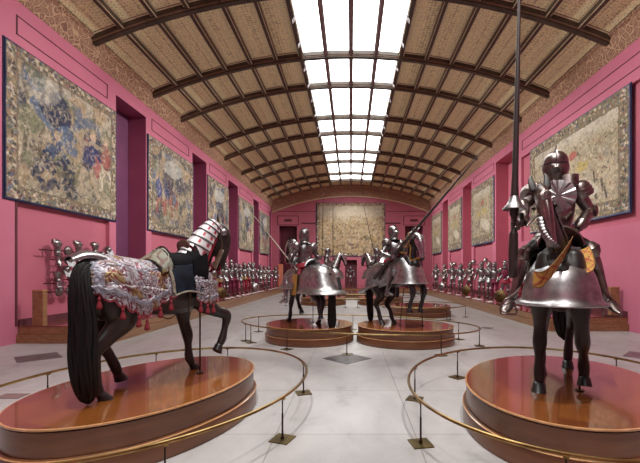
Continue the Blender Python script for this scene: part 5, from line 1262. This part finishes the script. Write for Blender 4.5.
# ---- armour pieces on bars on the niched wall
XW = -W2+.0
def wy(px): return (W2-.14)*F/(VX-px)
def bar(px0, px1, py, label):
    y0, y1 = wy(px0), wy(px1); z = EYE-(py-VY)*y0/F; r = thing('display_bar', label, 'display bar', (XW, y0, z), 0, 'display bars on the niched wall')
    mb = MB(); mb.box((.085, 0, -.012), (.105, y1-y0, .012)); mb.build('bar', MT['bronze'], r, False)
    for yy in (.05, y1-y0-.05):
        mb = MB(); mb.tube([(0, yy, 0, .014), (.1, yy, 0, .014)], 6); mb.build('bracket', MT['bronze'], r)
for i, (a, b, p) in enumerate([(43, 109, 249.6), (54, 92, 259.5), (54, 70, 272), (47.3, 84, 283.7), (48.8, 84, 292.6)]):
    bar(a, b, p, 'dark display bar on the niched wall, %s from the top' % ORD[i])
def dome(mb, c, r, h, nrm=(1, 0, 0), n=14, squash=1.0):
    c = np.array(c, float); nrm = np.array(nrm, float); nrm /= np.linalg.norm(nrm); a = np.cross(nrm, (0, .3, 1)); a /= np.linalg.norm(a); b = np.cross(nrm, a)
    mb.grid([[c+nrm*h*q+r*k*(a*math.cos(t)*squash+b*math.sin(t)) for t in np.linspace(0, 2*PI, n, endpoint=False)] for q, k in [(-.3, 1), (.1, .98), (.55, .8), (.85, .5), (1, .05)]], True, True, True)
def arm_harness(px, py0, py1, label):
    y = wy(px); H = (py1-py0)*y/F; z = EYE-((py0+py1)/2-VY)*y/F; r = thing('arm_harness', label, 'armour piece', (XW+.15, y, z), 0, 'armour pieces on the wall bars', 1.15)
    h = H/2
    mb = MB(); dome(mb, (0, .02, h*.72), .10, .07, (1, -.2, .4), 14, 1.25); mb.build('pauldron', SR, r)
    mb = MB(); mb.shell([[(.02*k-.03, -.13+.02*k, h*.95+.0), (.06, -.16, h*(.8-.1*k)), (.10, -.10, h*.6)] for k in range(4)], .006); mb.build('pauldron_wing', MT['steel_dark'], r)
    mb = MB(); mb.tube([(0, .03, h*.6, .075), (.01, .03, h*.1, .062)], 10, n=3); mb.build('upper_arm_plate', SR, r)
    mb = MB(); dome(mb, (.02, .0, -h*.05), .08, .07); mb.build('elbow_cop', SR, r)
    mb = MB(); mb.tube([(.01, .03, -h*.1, .065), (.03, .02, -h*.6, .052), (.04, .02, -h*.85, .072)], 10, n=3); mb.build('forearm_plate', SR, r)
    mb = MB(); mb.tube([(.04, .02, -h*.85, .03), (.07, .02, -h, .04)], 8); mb.build('gauntlet', SR, r)
for i, (px, a, b) in enumerate([(56, 241, 264), (77, 242, 264), (94, 244, 259)]):
    arm_harness(px, a, b, 'steel arm armour hanging on the top wall bar, %s from its near end' % ORD[i])
def small_piece(px, py, kind, label):
    y = wy(px); z = EYE-(py-VY)*y/F; r = thing('armour_piece', label, 'armour piece', (XW+.13, y, z), 0, 'armour pieces on the wall bars', 1.3)
    mb = MB()
    if kind == 'disc': dome(mb, (0, 0, 0), .10, .05); mb.build('round_plate', SR, r)
    elif kind == 'cop':
        dome(mb, (.0, 0, 0), .105, .11, (1, 0, .5), 14, .8); mb.build('domed_plate', SR, r)
        mb = MB(); mb.shell([[(.06+.05*q, -.12+.24*t, -.03-.13*q+.04*abs(t-.5)) for t in np.linspace(0, 1, 7)] for q in np.linspace(0, 1, 4)], .006); mb.build('lower_lame', SD, r)
    elif kind == 'glove':
        mb.tube([(0, 0, .14, .075), (.01, 0, .02, .05), (.02, 0, -.02, .055)], 10, n=2); mb.build('cuff', SR, r)
        mb = MB(); hand_mesh(mb, (.02, 0, -.02), (.1, .05, -1), (0, 1, 0), (1, 0, 0), 1.3, .6); mb.build('hand', SD, r)
    mb = MB(); mb.tube([(-.13, 0, 0, .01), (0, 0, 0, .01)], 6); mb.build('peg', MT['bronze'], r)
for px, py, k, lb in [(68, 250.8, 'disc', 'small round plate on the top wall bar'), (107.5, 250, 'cop', 'domed armour piece at the far end of the top wall bar'), (68, 260, 'cop', 'domed elbow piece on the second wall bar, nearer'), (87, 256.5, 'cop', 'domed elbow piece on the second wall bar, farther'),
                      (101, 255, 'cop', 'domed armour piece below the top wall bar near its far end'), (65.5, 270, 'cop', 'domed piece on the third wall bar'), (57.5, 280, 'glove', 'steel gauntlet on the fourth wall bar, nearer'), (70, 279.5, 'glove', 'steel gauntlet on the fourth wall bar, farther'),
                      (59.5, 291.8, 'disc', 'round plate on the lowest wall bar, nearer'), (70, 291.3, 'disc', 'round plate on the lowest wall bar, farther')]:
    small_piece(px, py, k, lb)
# ------------------------------------------------------------------ light and camera
w = bpy.data.worlds.new('World'); bpy.context.scene.world = w; w.use_nodes = True
w.node_tree.nodes['Background'].inputs['Color'].default_value = (.8, .85, 1, 1); w.node_tree.nodes['Background'].inputs['Strength'].default_value = .3
def spot(loc, target, energy, size=1.0, blend=.6, rad=.06, color=(1, .95, .9)):
    l = bpy.data.lights.new('spot_lamp', 'SPOT'); l.energy = energy; l.spot_size = size; l.spot_blend = blend; l.shadow_soft_size = rad; l.color = color
    o = bpy.data.objects.new('spot_lamp', l); C.objects.link(o); o.location = loc
    o.rotation_euler = (Vector(target)-Vector(loc)).to_track_quat('-Z', 'Y').to_euler()
SPOTS = [((-1.85, 2.6, 10.1), (-2.3, 4.5, 1.2), 1500), ((1.85, 1.6, 10.1), (2.4, 4.3, 1.4), 1700), ((1.85, 2.0, 10.1), (-2.2, 4.4, 1.2), 900), ((-1.85, .8, 10.1), (2.4, 4.4, 1.6), 800),
         ((-1.85, 7.6, 10.1), (-1.1, 9.8, 1.6), 1300), ((1.85, 7.0, 10.1), (1.3, 9.6, 1.6), 1500), ((1.85, 18, 10.1), (1.3, 20.5, 1.6), 1000), ((-1.85, 18, 10.1), (-1.5, 20.5, 1.6), 1000)]
for a in SPOTS: spot(a[0], a[1], a[2], .55)
for y in (11, 17.3, 23.4, 29.7, 35.5):
    spot((1.85, y-1.5, 10.1), (-8.1, y, 5.2), 2500, 1.05, 1); spot((-1.85, y-1.5, 10.1), (8.1, y, 5.2), 2500, 1.05, 1)
spot((0, 30, 10.2), (0, 39, 5), 1800, .8)
cam = bpy.data.cameras.new('Camera'); co = bpy.data.objects.new('Camera', cam); C.objects.link(co)
co.location = (0, 0, EYE); co.rotation_euler = (PI/2, 0, 0)
cam.sensor_fit = 'HORIZONTAL'; cam.sensor_width = 36; cam.lens = 36*F/640; cam.shift_x = -(VX-320)/640; cam.shift_y = (VY-231.5)/640
cam.clip_start = .05; cam.clip_end = 200
sc = bpy.context.scene; sc.camera = co
sc.view_settings.view_transform = 'Standard'; sc.view_settings.look = 'None'; sc.view_settings.exposure = .22; sc.view_settings.gamma = 1.06
sc.cycles.use_denoising = True; sc.cycles.max_bounces = 6; sc.cycles.diffuse_bounces = 4; sc.cycles.glossy_bounces = 3
sc.cycles.sample_clamp_indirect = 6
